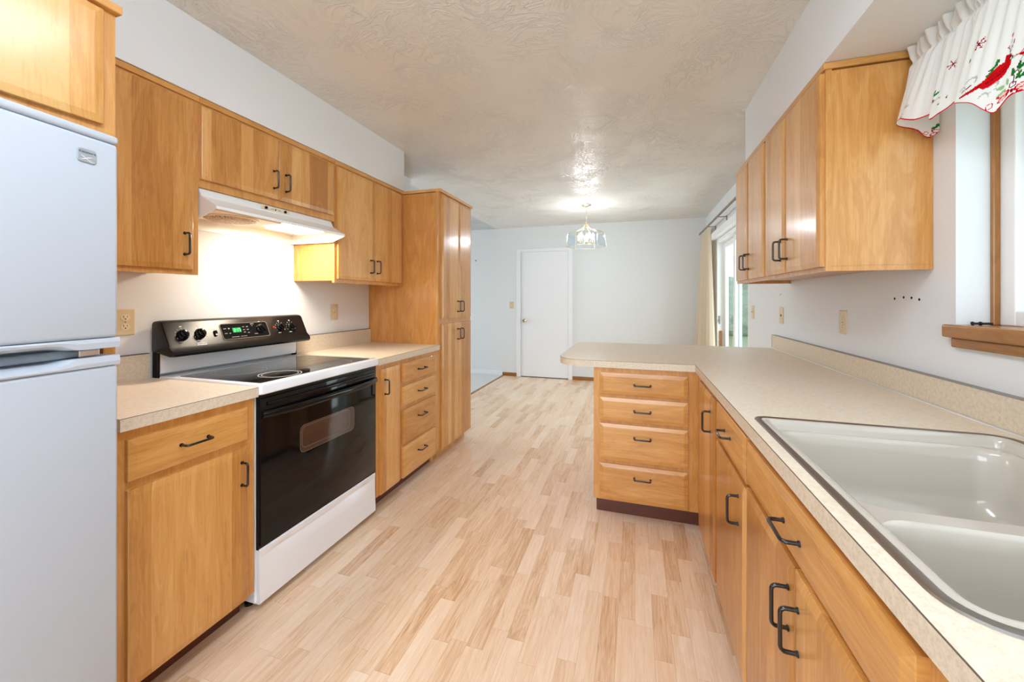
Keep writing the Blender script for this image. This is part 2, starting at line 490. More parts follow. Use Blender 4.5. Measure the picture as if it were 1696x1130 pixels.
# interior door in the back wall
def interior_door():
    d = bpy.data.objects.new('door_1', None); COL.objects.link(d); d.location = (-1.39, YB, 0); WL[d] = Vector(d.location)
    d['kind'] = 'structure'; d['label'] = 'white flush interior door in the back wall'
    bm = NB(); box(bm, -1.778, -1.008, YB - .006, YB - .001, .012, 2.026, .002); obj('door_panel', bm, M['white_paint'], d)
    bm = NB(); box(bm, -1.778, -1.008, YB - .004, YB - .0005, .002, .012); obj('door_gap', bm, M['gap'], d)
    bm = NB()
    for (a, b, c, e) in ((-1.853, -1.783, 0, 2.083), (-1.004, -.940, 0, 2.083)):
        box(bm, a, b, YB - .02, YB, c, e, .004)
    box(bm, -1.783, -1.004, YB - .02, YB, 2.03, 2.083, .004)
    obj('door_casing', bm, M['white_paint'], d)
    bm = NB(); lathe(bm, (-1.717, YB - .006, .915), [(.03, 0), (.03, -.006), (.012, -.012), (.012, -.035), (.026, -.045), (.028, -.06), (.018, -.07), (0, -.071)], 'y', 20)
    obj('door_knob', bm, M['brass'], d, smooth=40)
interior_door()

# sliding glass door in the right wall
def slider():
    d = bpy.data.objects.new('door_2', None); COL.objects.link(d); d.location = (1.03, 4.7, 0); WL[d] = Vector(d.location)
    d['kind'] = 'structure'; d['label'] = 'white vinyl sliding glass door'
    bm = NB()
    box(bm, .968, 1.085, SL1 - .03, SL1, 0, SLZ, .003); box(bm, .968, 1.085, SL0, SL0 + .03, 0, SLZ, .003)
    box(bm, .968, 1.085, SL0 + .03, SL1 - .03, SLZ - .04, SLZ, .003); box(bm, .968, 1.085, SL0 + .03, SL1 - .03, 0, .03, .003)
    obj('door_frame', bm, M['vinyl'], d)
    mid = (SL0 + SL1) / 2
    for k, (a, b, x) in enumerate(((mid - .02, SL1 - .032, 1.062), (SL0 + .032, mid + .045, 1.025))):
        bm = NB(); zt, zb = SLZ - .042, .032
        box(bm, x - .016, x + .016, a, a + .065, zb, zt, .004); box(bm, x - .016, x + .016, b - .065, b, zb, zt, .004)
        box(bm, x - .016, x + .016, a + .065, b - .065, zt - .065, zt, .004); box(bm, x - .016, x + .016, a + .065, b - .065, zb, zb + .09, .004)
        p = obj('sliding_panel' if k else 'fixed_panel', bm, M['vinyl'], d)
        bm = NB(); box(bm, x - .003, x + .003, a + .06, b - .06, zb + .08, zt - .06); obj('glass_pane', bm, M['glass'], p)
    bm = NB(); box(bm, .985, 1.0, SL1 - .042, SL1 - .03, .96, 1.06, .003)
    tube(bm, [(.99, SL1 - .04, 1.01), (.975, SL1 - .06, 1.01), (.97, SL1 - .065, .985)], .006)
    obj('latch', bm, M['steel'], d)
    bm = NB(); box(bm, .905, XR - .001, SL0 - .05, SL1 + .1, 2.005, 2.085, .004)
    obj('head_trim', bm, M['vinyl'], d)
slider()
bm = NB(); box(bm, .992, 1.018, SL1 - .05, SL1 - .031, .033, .875, .002)
tag(obj('wooden_bar', bm, M['wood_trim_v']), 'brown wooden bar standing upright in the sliding door frame', 'bar')

# kitchen window in the right wall
def window():
    d = bpy.data.objects.new('window_1', None); COL.objects.link(d); d.location = (1.08, .86, WNB); WL[d] = Vector(d.location)
    d['kind'] = 'structure'; d['label'] = 'white vinyl window over the sink'
    bm = NB(); x0, x1 = 1.07, 1.10; b = WNB + .02
    for (a, c) in ((WN1 - .012, WN1), (WN0, WN0 + .012)): box(bm, .967, 1.10, a, c, b, WNT)
    bm.free()
    bm = NB(); x0, x1 = 1.066, 1.135
    box(bm, x0, x1, WN1 - .06, WN1, b, WNT, .004); box(bm, x0, x1, WN0, WN0 + .06, b, WNT, .004)
    box(bm, x0, x1, WN0 + .06, WN1 - .06, b, b + .045, .004); box(bm, x0, x1, WN0 + .06, WN1 - .06, WNT - .05, WNT, .004)
    obj('window_frame', bm, M['vinyl'], d)
    mid = (WN0 + WN1) / 2
    for k, (a, c, x) in enumerate(((mid - .02, WN1 - .06, 1.108), (WN0 + .06, mid + .02, 1.09))):
        bm = NB(); z0, z1 = b + .045, WNT - .05
        box(bm, x - .011, x + .011, a, a + .04, z0, z1, .003); box(bm, x - .011, x + .011, c - .04, c, z0, z1, .003)
        box(bm, x - .011, x + .011, a + .04, c - .04, z0, z0 + .04, .003); box(bm, x - .011, x + .011, a + .04, c - .04, z1 - .04, z1, .003)
        s = obj('window_sash', bm, M['vinyl'], d)
        bm = NB(); box(bm, x - .003, x + .003, a + .036, c - .036, z0 + .036, z1 - .036); obj('glass_pane', bm, M['glass'], s)
    bm = NB(); box(bm, 1.048, 1.0655, WN1 - .013, WN1, b, WNT, .003); obj('window_stop', bm, M['wood_trim_v'], d)
window()
def sill():
    bm = NB()
    box(bm, .938, .968, WN0 - .03, WN1 + .014, 1.146, WNB + .02, .006, 3)
    box(bm, .968, 1.074, WN0, WN1, 1.146, WNB + .02, 0)
    s = struct('trim_window_sill', bm, M['wood_trim'])
    bm = NB(); box(bm, .95, .966, WN0 - .01, WN1 - .006, 1.116, 1.146, .004, 2)
    obj('apron', bm, M['wood_trim'], s)
sill()
bm = NB(); tube(bm, [(.985, 1.565, 1.192), (1.03, 1.565, 1.192)], .0035, 8)
tube(bm, [(.982, 1.565, 1.192), (.985, 1.565, 1.192)], .006, 8); tube(bm, [(1.000, 1.565, 1.192), (1.004, 1.565, 1.192)], .006, 8)
tag(obj('steel_bolt', bm, M['black_satin'], smooth=40), 'small dark bolt lying on the wooden window sill', 'bolt')

# outside
bm = NB(); box(bm, -40, 60, -40, 60, -.3, -.1)
g_ = NG('lawn'); v_, *_r = g_.objxyz(); g_.l(g_.ramp(g_.noise(v_, 6, 4), [(.3, lin(140, 164, 130)), (.7, lin(176, 194, 160))]), g_.p.inputs['Base Color'])
struct('ground_outside', bm, g_.m)
bm = NB(); box(bm, 1.3, 4.6, 3.0, 8.0, -.1, -.02, .01); struct('ground_patio', bm, plain('concrete', lin(190, 190, 186), .8))
def hedge(x, y, sx, sy, h):
    bm = NB(); n = 26
    bmesh.ops.create_icosphere(bm, subdivisions=5, radius=1)
    for v in bm.verts:
        c = v.co
        k = 1 + .10*math.sin(9*c.x + 3*c.y)*math.sin(7*c.y + 5*c.z) + .07*math.sin(23*c.x)*math.sin(19*c.z + 11*c.y)
        q = lambda t: math.copysign(abs(t)**.6, t)
        v.co = Vector((x + q(c.x)*sx*k, y + q(c.y)*sy*k, h/2 + q(c.z)*h/2*k - .1))
    m = NG('hedge_leaves'); vv, *_ = m.objxyz()
    m.l(m.ramp(m.noise(vv, 14, 5, .7), [(.3, lin(150, 176, 158)), (.6, lin(188, 208, 194)), (.8, lin(215, 226, 218))]), m.p.inputs['Base Color'])
    m.bump(m.noise(vv, 30, 3), 1, .05)
    return obj('hedge', bm, m.m, smooth=True)
tag(hedge(3.4, 17, 2.6, .9, 2.2), 'pale green hedge outside beyond the sliding glass door', 'hedge')

# ------------------------------------------------------------------ generic builders
def mp(face, b, a, d, z):
    """face '+x','-x','-y': a along the front, d outwards from b, z up"""
    return {'+x': (b + d, a, z), '-x': (b - d, a, z), '-y': (a, b - d, z)}[face]

def slab(name, parent, face, b, a0, a1, z0, z1, grain='v', t=.019, inset=.022, mat=None, label=None):
    """cabinet door / drawer front: slab with a wide coved edge"""
    bm = NB(); rings = []
    for ins, d in ((0, 0), (0, t*.70), (.0015, t*.76), (inset*.5, t*.87), (inset*.9, t*.985), (inset, t)):
        rings.append([mp(face, b, a, d, z) for a, z in ((a0+ins, z0+ins), (a1-ins, z0+ins), (a1-ins, z1-ins), (a0+ins, z1-ins))])
    loft(bm, rings)
    return obj(name, bm, mat or M['wood_v' if grain == 'v' else 'wood_h'], parent, label=label)

def pull(parent, face, b, a, z, horiz=False, span=.086, proj=.031, r=.0042):
    """black wire pull with rounded corners"""
    bm = NB(); h = span/2; c = .010; prof = [(-h, 0), (-h, proj - c)]
    for k in range(1, 5):
        t = PI/2*k/4; prof.append((-h + c - c*math.cos(t), proj - c + c*math.sin(t)))
    prof += [(-s, d) for s, d in reversed(prof)]
    pts = [mp(face, b, a + s, d, z) if horiz else mp(face, b, a, d, z + s) for s, d in prof]
    tube(bm, pts, r, 10)
    for s in (-h, h):
        p0 = mp(face, b, a + (s if horiz else 0), 0, z + (0 if horiz else s)); p1 = mp(face, b, a + (s if horiz else 0), .003, z + (0 if horiz else s))
        tube(bm, [p0, p1], .0062, 10)
    return obj('handle', bm, M['handle'], parent, smooth=40)

def door(parent, face, b, a0, a1, z0, z1, ha=None, hz=None, name='door'):
    d = slab(name, parent, face, b, a0, a1, z0, z1, 'v')
    if ha is not None: pull(d, face, mp(face, b, 0, .019, 0)[0 if 'x' in face else 1], ha, hz)
    return d
def drawer(parent, face, b, a0, a1, z0, z1, hz=None, ha=None, name='drawer', handle=True):
    d = slab(name, parent, face, b, a0, a1, z0, z1, 'h')
    if handle:
        pull(d, face, mp(face, b, 0, .019, 0)[0 if 'x' in face else 1], (a0 + a1)/2 if ha is None else ha, (z0 + z1)/2 if hz is None else hz, True)
    return d
def part_box(name, parent, mat, *b, bev=0):
    bm = NB(); box(bm, *b, bev); return obj(name, bm, mat, parent)

# ------------------------------------------------------------------ left run: wall cabinets
FU = -1.766; UB, UT = 1.368, 2.1236
def left_upper(y0, y1, zb, label, cat='cabinet'):
    t = thing('wall_cabinet', label, cat, ((XL + FU)/2, (y0 + y1)/2, zb), 'maple wall cabinets over the left counter')
    part_box('body', t, M['wood_panel'], XL + .001, FU - .019, y0 + .0005, y1 - .0005, zb + .014, UT - .03)
    part_box('face_frame', t, M['wood_frame'], FU - .019, FU, y0 + .0005, y1 - .0005, zb, UT - .024)
    bm = NB(); box(bm, XL + .001, FU + .008, y0 + .0005, y1 - .0005, UT - .0245, UT - .001, .002)
    obj('top_trim', bm, M['wood_h'], t)
    return t
t = left_upper(.7505, 1.187, UB, 'tall single-door maple wall cabinet between refrigerator and range hood')
door(t, '+x', FU, .785, 1.158, 1.388, 2.086, 1.122, 1.492)
t = left_upper(1.187, 1.975, 1.7425, 'short two-door maple wall cabinet directly above the white range hood')
door(t, '+x', FU, 1.192, 1.570, 1.777, 2.086, 1.535, 1.872)
door(t, '+x', FU, 1.572, 1.958, 1.777, 2.086, 1.607, 1.872)
t = left_upper(1.975, 2.716, UB, 'two-door maple wall cabinet between range hood and tall pantry')
door(t, '+x', FU, 1.993, 2.332, 1.392, 2.086, 2.297, 1.49)
door(t, '+x', FU, 2.334, 2.684, 1.392, 2.086, 2.369, 1.49)

# over-refrigerator cabinet with full-height end panel
FB = -1.455
t = thing('wall_cabinet', 'deep maple cabinet above the white refrigerator, sheen on its door', 'cabinet', (-1.77, .3, 0))
part_box('body', t, M['wood_panel'], XL + .001, FB - .019, -.10, .7275, 1.725, UT - .03)
part_box('end_panel', t, M['wood_panel'], XL + .001, FB - .019, .728, .749, 0, UT - .03)
part_box('face_frame', t, M['wood_frame'], FB - .019, FB, -.10, .749, 1.725, UT - .024)
part_box('panel_edge', t, M['wood_v'], FB - .019, FB, .722, .749, 0, 1.7248)
bm = NB(); box(bm, XL + .001, FB + .02, -.10, .756, UT - .0245, UT - .001, .002); obj('top_trim', bm, M['wood_h'], t)
door(t, '+x', FB, -.06, .296, 1.764, 2.09)
door(t, '+x', FB, .298, .716, 1.764, 2.09)

# pantry
t = thing('pantry_cabinet', 'tall maple pantry cabinet with two pairs of doors, end of left run', 'cabinet', (-1.77, 3.03, 0))
part_box('body', t, M['wood_panel'], XL + .001, FB - .019, 2.717, 3.343, .1, UT - .03)
part_box('face_frame', t, M['wood_frame'], FB - .019, FB, 2.717, 3.343, .1, UT - .024)
part_box('toe_kick', t, M['wood_v'], XL + .02, FB - .06, 2.717, 3.335, 0, .1)
bm = NB(); box(bm, XL + .001, FB + .022, 2.717, 3.352, UT - .0245, UT - .001, .002); obj('top_trim', bm, M['wood_h'], t)
for (z0, z1, hz) in ((1.108, 2.094, 1.205), (.085, 1.07, .972)):
    door(t, '+x', FB, 2.762, 3.066, z0, z1, 3.03, hz)
    door(t, '+x', FB, 3.068, 3.325, z0, z1, 3.10, hz)

# ------------------------------------------------------------------ left run: base cabinets, counters
CZ, CB = .914, .8755
def left_base(y0, y1, label):
    t = thing('base_cabinet', label, 'cabinet', (-1.77, (y0 + y1)/2, 0))
    part_box('body', t, M['wood_panel'], XL + .001, FB - .019, y0, y1, .1, CB - .001)
    part_box('face_frame', t, M['wood_frame'], FB - .019, FB, y0, y1, .095, CB - .001)
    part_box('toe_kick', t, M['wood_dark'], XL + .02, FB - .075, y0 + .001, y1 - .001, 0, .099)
    return t
t = left_base(.7495, 1.187, 'maple base cabinet with one drawer and door between refrigerator and range')
drawer(t, '+x', FB, .771, 1.150, .720, .845, ha=.955)
door(t, '+x', FB, .771, 1.150, .098, .693, 1.122, .597)
t = left_base(1.962, 2.7165, 'maple base cabinet with narrow door and four drawers beside the pantry')
door(t, '+x', FB, 1.990, 2.187, .100, .846, 2.022, .738)
for z0, z1, hz in ((.720, .845, None), (.570, .694, None), (.322, .541, .462), (.096, .300, .222)):
    drawer(t, '+x', FB, 2.225, 2.662, z0, z1, hz)

def left_counter(y0, y1, label, ysplash):
    t = thing('countertop', label, 'countertop', (-1.76, (y0 + y1)/2, CB))
    part_box('top', t, M['counter'], XL + .001, -1.4375, y0, y1, CB, CZ)
    bm = NB(); box(bm, -1.4375, -1.436, y0, y1, CB, CZ - .0018); obj('front_edge', bm, M['edge'], t)
    bm = NB(); box(bm, -1.4375, -1.4362, y0, y1, CZ - .0018, CZ - .0002); obj('edge_seam', bm, M['seam'], t)
    bm = NB(); box(bm, XL + .001, XL + .019, *ysplash, CZ, CZ + .109); b = obj('backsplash', bm, M['edge'], t)
    bm = NB(); box(bm, XL + .001, XL + .0195, *ysplash, CZ + .109, CZ + .112); obj('splash_bead', bm, M['seam'], b)
    return t
left_counter(.7505, 1.192, 'short almond laminate countertop between refrigerator and range', (.7505, 1.184))
left_counter(1.957, 2.716, 'almond laminate countertop between range and tall pantry', (1.96, 2.716))

# ------------------------------------------------------------------ refrigerator (turned slightly on its corner)
def fridge():
    a = math.radians(7.5)
    t = thing('refrigerator', 'white top-freezer refrigerator standing at the left edge', 'refrigerator', (-1.325, .690, 0), rotz=a)
    # local frame: origin = front right bottom corner, +x out of the front, -y along the front
    WL[t] = Vector((0, 0, 0))
    w_, dd = .72, .055
    def P(name, bm, m, par=t, **k): return obj(name, bm, m, par, **k)
    bm = NB(); box(bm, -.64, -dd - .012, -w_, -.004, .03, 1.681, .006); P('body', bm, M['fridge'])
    bm = NB(); box(bm, -.6, -dd - .02, -w_ + .02, -.02, 0, .03); P('base_grille', bm, M['black_satin'])
    bm = NB(); box(bm, -dd - .012, -dd, -w_ + .01, -.012, .06, 1.685); P('gasket', bm, M['grey'])
    ztop = 1.701; zg1, zg0 = 1.139, 1.118          # the gap between the doors
    def dr(name, z0, z1, cap_lo, cap_hi):
        """door skin; the coved handle recess is cut where the doors meet"""
        bm = NB(); box(bm, -dd, 0, -w_, 0, z0, z1, .010, 3)
        return P(name, bm, M['fridge'], smooth=35)
    fz = dr('freezer_door', zg1 + .026, ztop - .022, 0, 0)
    fr = dr('fresh_food_door', .06, zg0 - .026, 0, 0)
    # white end caps of the two doors with the recessed grip along them
    bm = NB(); box(bm, -dd, .001, -w_, .001, ztop - .0215, ztop, .008, 3); P('top_cap', bm, M['fridge'], fz, smooth=35)
    def grip(z_edge, z_out, s):
        # profile swept along y: cap with a scooped lower/upper edge for y < -.13
        bm = NB(); rings = []
        ys = [0.001, -.06, -.085, -.095, -.105, -.12, -.14, -.16, -w_]
        sc = [0, 0, .05, .2, .5, .85, 1, 1, 1]
        for y, k in zip(ys, sc):
            d = k*.020; zi = z_edge + s*k*.016
            rings.append([(-dd, y, z_out), (.001, y, z_out), (.003, y, (z_out*.6 + zi*.4)), (.001, y, zi),
                          (-.012*k - .001, y, z_edge + s*k*.010), (-.045*k - .004, y, z_edge + s*k*.002), (-dd, y, z_edge)])
        loft(bm, rings)
        return bm
    P('handle_cap', grip(zg1, zg1 + .0255, 1), M['fridge'], fz)
    P('handle_cap', grip(zg0, zg0 - .0255, -1), M['fridge'], fr)
    # grey grip channel between the doors
    bm = NB()
    tube(bm, [(-.030, -w_ + .01, (zg0+zg1)/2), (-.030, -.19, (zg0+zg1)/2), (-.028, -.11, (zg0+zg1)/2 + .001), (-.026, -.075, (zg0+zg1)/2 + .002)], .0105, 10)
    P('grip_channel', bm, M['grey'], fr, smooth=True)
    bm = NB(); box(bm, -.04, -.018, -.075, -.03, zg0 + .001, zg1 - .001, .003); P('hinge', bm, M['chrome'], fr)
    # badge
    y0, y1, z0, z1 = -.090, -.051, 1.610, 1.643
    zc = (z0 + z1)/2
    bm = NB(); ro = rrect(y0, y1, z0, z1, .006)
    loft(bm, [[(.0, a_, b_) for a_, b_ in ro], [(.002, a_, b_) for a_, b_ in ro], [(.0028, y0 + (a_-y0)*.96 + .001, b_) for a_, b_ in ro]])
    bd = P('badge', bm, M['silver'], fz)
    Mx = Matrix(((0, 0, 1, .003), (1, 0, 0, (y0+y1)/2), (0, 1, 0, zc + .0085), (0, 0, 0, 1)))
    bm = text_bm('Kenmore', .0092, Mx, .0005); P('badge_lettering', bm, M['silver_dark'], bd)
    bm = NB()
    for ph, am in ((0, .0055), (PI, .0055)):
        pts = [(.0032, y0 + .003 + (y1-y0-.006)*k/16, zc - .006 - .004*k/16 + am*math.cos(ph + PI*1.25*k/16)) for k in range(17)]
        tube(bm, pts, [.0003 + .0011*math.sin(PI*k/16) for k in range(17)], 6)
    P('badge_wave', bm, M['white_mark'], bd)
    WL[t] = Vector((-1.325, .690, 0))
fridge()

# ------------------------------------------------------------------ range
def range_():
    y0, y1 = 1.198, 1.951
    t = thing('electric_range', 'white electric range with black oven door and glass cooktop', 'stove', (-1.76, (y0+y1)/2, 0))
    part_box('body', t, M['enamel'], -2.06, -1.465, y0, y1, .035, .893, bev=.003)
    for yy in (y0 + .03, y1 - .03):
        for xx in (-2.0, -1.53):
            bm = NB(); lathe(bm, (xx, yy, 0), [(.018, 0), (.018, .012), (.01, .012), (.01, .036)], 'z', 12); obj('foot', bm, M['black_satin'], t)
    # cooktop
    bm = NB(); ro = rrect(-2.03, -1.428, y0 - .004, y1 + .004, .010, 5)
    loft(bm, [[(x, y, z) for x, y in rrect(-2.03 + i, -1.428 - i, y0 - .004 + i, y1 + .004 - i, .012, 5)] for i, z in ((.004, .880), (0, .884), (0, .912), (.002, .918), (.006, .9215))])
    ct = obj('cooktop', bm, M['enamel'], t, smooth=40)
    bm = NB(); prism(bm, rrect(-1.935, -1.462, 1.222, 1.915, .006, 4), [], .9216, .9232); gl = obj('glass_surface', bm, plain('ceramic_glass', (.012, .012, .013, 1), .06, spec=.7), ct)
    def ring(cx, cy, R, w_=.003, solid=None):
        bm = NB(); n = 48
        for rr in ((R, R - w_), (R - .014, R - .014 - w_*.6)):
            o_ = [(cx + rr[0]*math.cos(2*PI*k/n), cy + rr[0]*math.sin(2*PI*k/n)) for k in range(n)]
            i_ = [(cx + rr[1]*math.cos(2*PI*k/n), cy + rr[1]*math.sin(2*PI*k/n)) for k in range(n)]
            prism(bm, o_, [i_], .9232, .92345)
        return bm
    grey = plain('burner_ring', lin(150, 142, 134), .3)
    for (cx, cy, R, mt) in ((-1.555, 1.40, .088, M['white_mark']), (-1.805, 1.40, .112, grey), (-1.80, 1.745, .08, grey), (-1.575, 1.735, .105, grey)):
        o = obj('burner_ring', ring(cx, cy, R, .0022 if mt is grey else .003), mt, gl)
    # backguard
    bm = NB(); prof = [(-2.072, .93), (-2.034, .93), (-2.03, .95), (-2.028, 1.03), (-2.072, 1.03)]
    loft(bm, [[(x, y, z) for x, z in prof] for y in (y0 + .008, y1 - .008)])
    obj('backguard', bm, M['enamel'], t, smooth=30)
    bm = NB(); prof = [(-2.07, .90), (-2.036, .90), (-2.034, 1.03), (-2.07, 1.03)]
    for a in (y0, y1 - .0075):
        bm = NB(); loft(bm, [[(x, y, z) for x, z in prof] for y in (a, a + .0075)]); obj('backguard_side', bm, M['black_satin'], t)
    prof = [(-2.072, 1.03), (-1.955, 1.008), (-1.934, 1.010), (-1.928, 1.02), (-1.932, 1.034), (-1.952, 1.052), (-2.002, 1.158), (-2.012, 1.167), (-2.03, 1.170), (-2.062, 1.166), (-2.072, 1.155)]
    bm = NB(); cx = sum(p[0] for p in prof)/len(prof); cz = sum(p[1] for p in prof)/len(prof)
    sc = lambda k, y: [(cx + (x-cx)*k, y, cz + (z-cz)*k) for x, z in prof]
    loft(bm, [sc(.86, y0 - .006), sc(.97, y0 - .003), sc(1, y0 + .006), sc(1, y1 - .006), sc(.97, y1 + .003), sc(.86, y1 + .006)])
    con = obj('control_panel', bm, M['black_satin'], t, smooth=35)
    # plane of the sloped face
    A = Vector((-1.952, 0, 1.052)); Bv = Vector((-2.002, 0, 1.158)); up = (Bv - A).normalized(); nrm = Vector((up.z, 0, -up.x))
    def fp(y, s, d=0):
        p = A + up*s + nrm*d; return Vector((p.x, y, p.z))
    def basis(y, s, d):
        o_ = fp(y, s, d)
        return Matrix(((0, up.x, nrm.x, o_.x), (1, 0, 0, o_.y), (0, up.z, nrm.z, o_.z), (0, 0, 0, 1)))
    def disc(bm, y, s, prof, n=22):
        rings = [[fp(y + r*math.cos(2*PI*k/n), s + r*math.sin(2*PI*k/n), d) for k in range(n)] for r, d in prof]
        loft(bm, rings)
    def knob(y, s, R):
        bm = NB(); disc(bm, y, s, [(R, .0), (R, .004), (R*.9, .007), (R*.78, .009), (R*.7, .018), (R*.62, .019)])
        a_ = .5
        # grip bar across the knob
        c_ = [(-R*.25, -R*.85), (R*.25, -R*.85), (R*.25, R*.85), (-R*.25, R*.85)]
        ca, sa = math.cos(a_), math.sin(a_)
        q = [(y + u*ca - v*sa, s + u*sa + v*ca) for u, v in c_]; q2 = [(y + .7*(u*ca - v*sa), s + .8*(u*sa + v*ca)) for u, v in c_]
        loft(bm, [[fp(*p, .008) for p in q], [fp(*p, .024) for p in q2]])
        k = obj('knob', bm, M['black'], con, smooth=35)
        bm = NB()
        for j in range(9):
            an = math.radians(-30 + 30*j)
            disc(bm, y + (R + .007)*math.cos(an), s + (R + .007)*math.sin(an), [(.0016, -.0005), (.0016, .0006)], 6)
        for dy, ds, w_, h_ in ((.0, R + .016, .010, .004), (-.014, -R - .010, .018, .0025)):
            M_ = basis(y + dy, s + ds, .0003)
            b2 = NB(); box(b2, -w_/2, w_/2, -h_/2, h_/2, 0, .0004); b2.transform(M_); merge(bm, b2)
        obj('dial_markings', bm, M['white_mark'], k)
    for y, R in ((1.262, .0245), (1.337, .0245), (1.778, .0235), (1.852, .0235)): knob(y, .056, R)
    # rocker switch
    bm = NB(); b2 = NB(); box(b2, -.007, .007, -.012, .012, 0, .006, .001); b2.transform(basis(1.407, .052, 0)); merge(bm, b2)
    sw = obj('rocker_switch', bm, M['black'], con)
    bm = NB(); box(bm, -.008, .008, -.002, .002, 0, .0005); bm.transform(basis(1.407, .074, .0002)); obj('switch_marking', bm, M['white_mark'], sw)
    bm = NB(); box(bm, -.005, .005, -.003, .003, 0, .0005); bm.transform(basis(1.407, .042, .006)); obj('switch_marking', bm, M['white_mark'], sw)
    # clock panel
    def fr(y0_, y1_, s0, s1, r, d0, d1, holes=None):
        bm = NB(); prism(bm, rrect(y0_, y1_, s0, s1, r), [rrect(*holes)] if holes else [], d0, d1)
        bm.transform(basis(0, 0, 0)); return bm
    bez = obj('clock_bezel', fr(1.435, 1.698, .010, .098, .012, -.0005, .002, (1.438, 1.695, .013, .095, .011)), plain('clock_frame', lin(120, 112, 104), .3), con)
    obj('clock_panel', fr(1.438, 1.695, .013, .095, .011, -.0005, .0008), M['black'], bez)
    obj('display', fr(1.495, 1.540, .046, .072, .002, 0, .0016), M['display'], bez)
    SEG = {'2': 'abged', '1': 'bc', '7': 'abc'}
    bm = NB()
    def seg(cy, cs, ch, h=.017, w_=.008, t_=.0018):
        for q in SEG[ch]:
            rc = {'a': (-w_/2, w_/2, h/2 - t_, h/2), 'd': (-w_/2, w_/2, -h/2, -h/2 + t_), 'g': (-w_/2, w_/2, -t_/2, t_/2),
                  'b': (w_/2 - t_, w_/2, 0, h/2), 'c': (w_/2 - t_, w_/2, -h/2, 0), 'e': (-w_/2, -w_/2 + t_, -h/2, 0), 'f': (-w_/2, -w_/2 + t_, 0, h/2)}[q]
            b2 = NB(); box(b2, cy + rc[0], cy + rc[1], cs + rc[2], cs + rc[3], .0016, .002); b2.transform(basis(0, 0, 0)); merge(bm, b2)
    seg(1.505, .059, '2'); seg(1.519, .059, '1'); seg(1.531, .059, '7')
    for ds in (-.004, .004):
        b2 = NB(); box(b2, 1.5125, 1.5145, .058 + ds, .060 + ds, .0016, .002); b2.transform(basis(0, 0, 0)); merge(bm, b2)
    obj('display_digits', bm, M['green_led'], bez)
    gp = plain('grey_printing', lin(165, 160, 155), .6)
    for (yy, ss, w_, h_) in ((1.457, .070, .014, .003), (1.457, .044, .014, .003), (1.478, .070, .008, .006), (1.478, .044, .008, .003), (1.556, .074, .010, .003), (1.556, .058, .010, .003),
                            (1.556, .044, .010, .003), (1.577, .074, .010, .003), (1.577, .058, .010, .003), (1.577, .040, .010, .003), (1.610, .088, .020, .003), (1.607, .078, .008, .002),
                            (1.500, .022, .040, .002), (1.545, .022, .035, .002), (1.618, .030, .020, .002)):
        bm = NB(); box(bm, yy - w_/2, yy + w_/2, ss - h_/2, ss + h_/2, .0008, .0012); bm.transform(basis(0, 0, 0)); obj('clock_marking', bm, gp, bez)
    knob(1.655, .056, .0265)
    # indicator light and name plate
    bm = NB(); disc(bm, 1.737, .060, [(.005, -.0005), (.005, .001)], 10); disc(bm, 1.745, .052, [(.003, -.0005), (.003, .001)], 8); obj('indicator_light', bm, M['red_mark'], con)
    bm = NB(); b2 = NB(); box(b2, -.022, .022, -.0065, .0065, 0, .0008, .0003); b2.transform(basis(1.33, .004, .0003)); merge(bm, b2)
    pl = obj('name_plate', bm, M['white_mark'], con)
    obj('name_plate_lettering', text_bm('KENMORE', .0095, basis(1.33, .004, .0012), .0002), M['black_satin'], pl)
    # oven front
    part_box('vent_strip', t, M['black_satin'], -1.475, -1.447, y0 + .004, y1 - .004, .866, .8795)
    part_box('door_gasket', t, M['black_satin'], -1.4645, -1.452, y0 + .006, y1 - .004, .25, .866)
    bm = NB(); box(bm, -1.487, -1.445, y0 + .012, y1 - .006, .262, .862, .004, 2)
    od = obj('oven_door', bm, M['black'], t, smooth=35)
    bm = NB(); wi = (1.404, 1.762, .566, .692)
    prism(bm, rrect(*wi, .026), [], 0, .0006); bm.transform(Matrix(((0, 0, 1, -1.4452), (1, 0, 0, 0), (0, 1, 0, 0), (0, 0, 0, 1))))
    ow = obj('oven_window', bm, M['oven_glass'], od)
    bm = NB(); prism(bm, rrect(*wi, .026), [rrect(wi[0] + .0015, wi[1] - .0015, wi[2] + .0015, wi[3] - .0015, .025)], 0, .0009)
    prism(bm, rrect(wi[0] + .01, wi[1] - .035, wi[2] + .02, wi[3] - .008, .022), [rrect(wi[0] + .0115, wi[1] - .0365, wi[2] + .0215, wi[3] - .0095, .021)], 0, .0009)
    bm.transform(Matrix(((0, 0, 1, -1.4452), (1, 0, 0, 0), (0, 1, 0, 0), (0, 0, 0, 1))))
    obj('window_outline', bm, M['oven_ring'], ow)
    # handle: bowed bar below a ridge
    bm = NB(); ys = [y0 + .016 + (y1 - y0 - .026)*k/16 for k in range(17)]
    bow = [(.004 + .040*(1 - abs(2*k/16 - 1)**4)) for k in range(17)]
    tube(bm, [(-1.445 + b_, y, .797) for y, b_ in zip(ys, bow)], .016, 12, ry=.011, up=(0, 0, 1))
    obj('oven_handle', bm, M['black'], od, smooth=50)
    bm = NB(); tube(bm, [(-1.444, y0 + .04, .836), (-1.436, y0 + .07, .836), (-1.432, (y0+y1)/2, .836), (-1.436, y1 - .05, .836), (-1.444, y1 - .02, .836)], .008, 10, up=(0, 0, 1))
    obj('door_ridge', bm, M['black'], od, smooth=50)
    # storage drawer with finger groove
    rings = []; yn = 14
    zs = [(.030, 0), (.034, .004), (.16, .006), (.195, .004), (.212, -.004), (.220, -.007), (.224, 0), (.247, .002), (.252, -.002)]
    bm = NB()
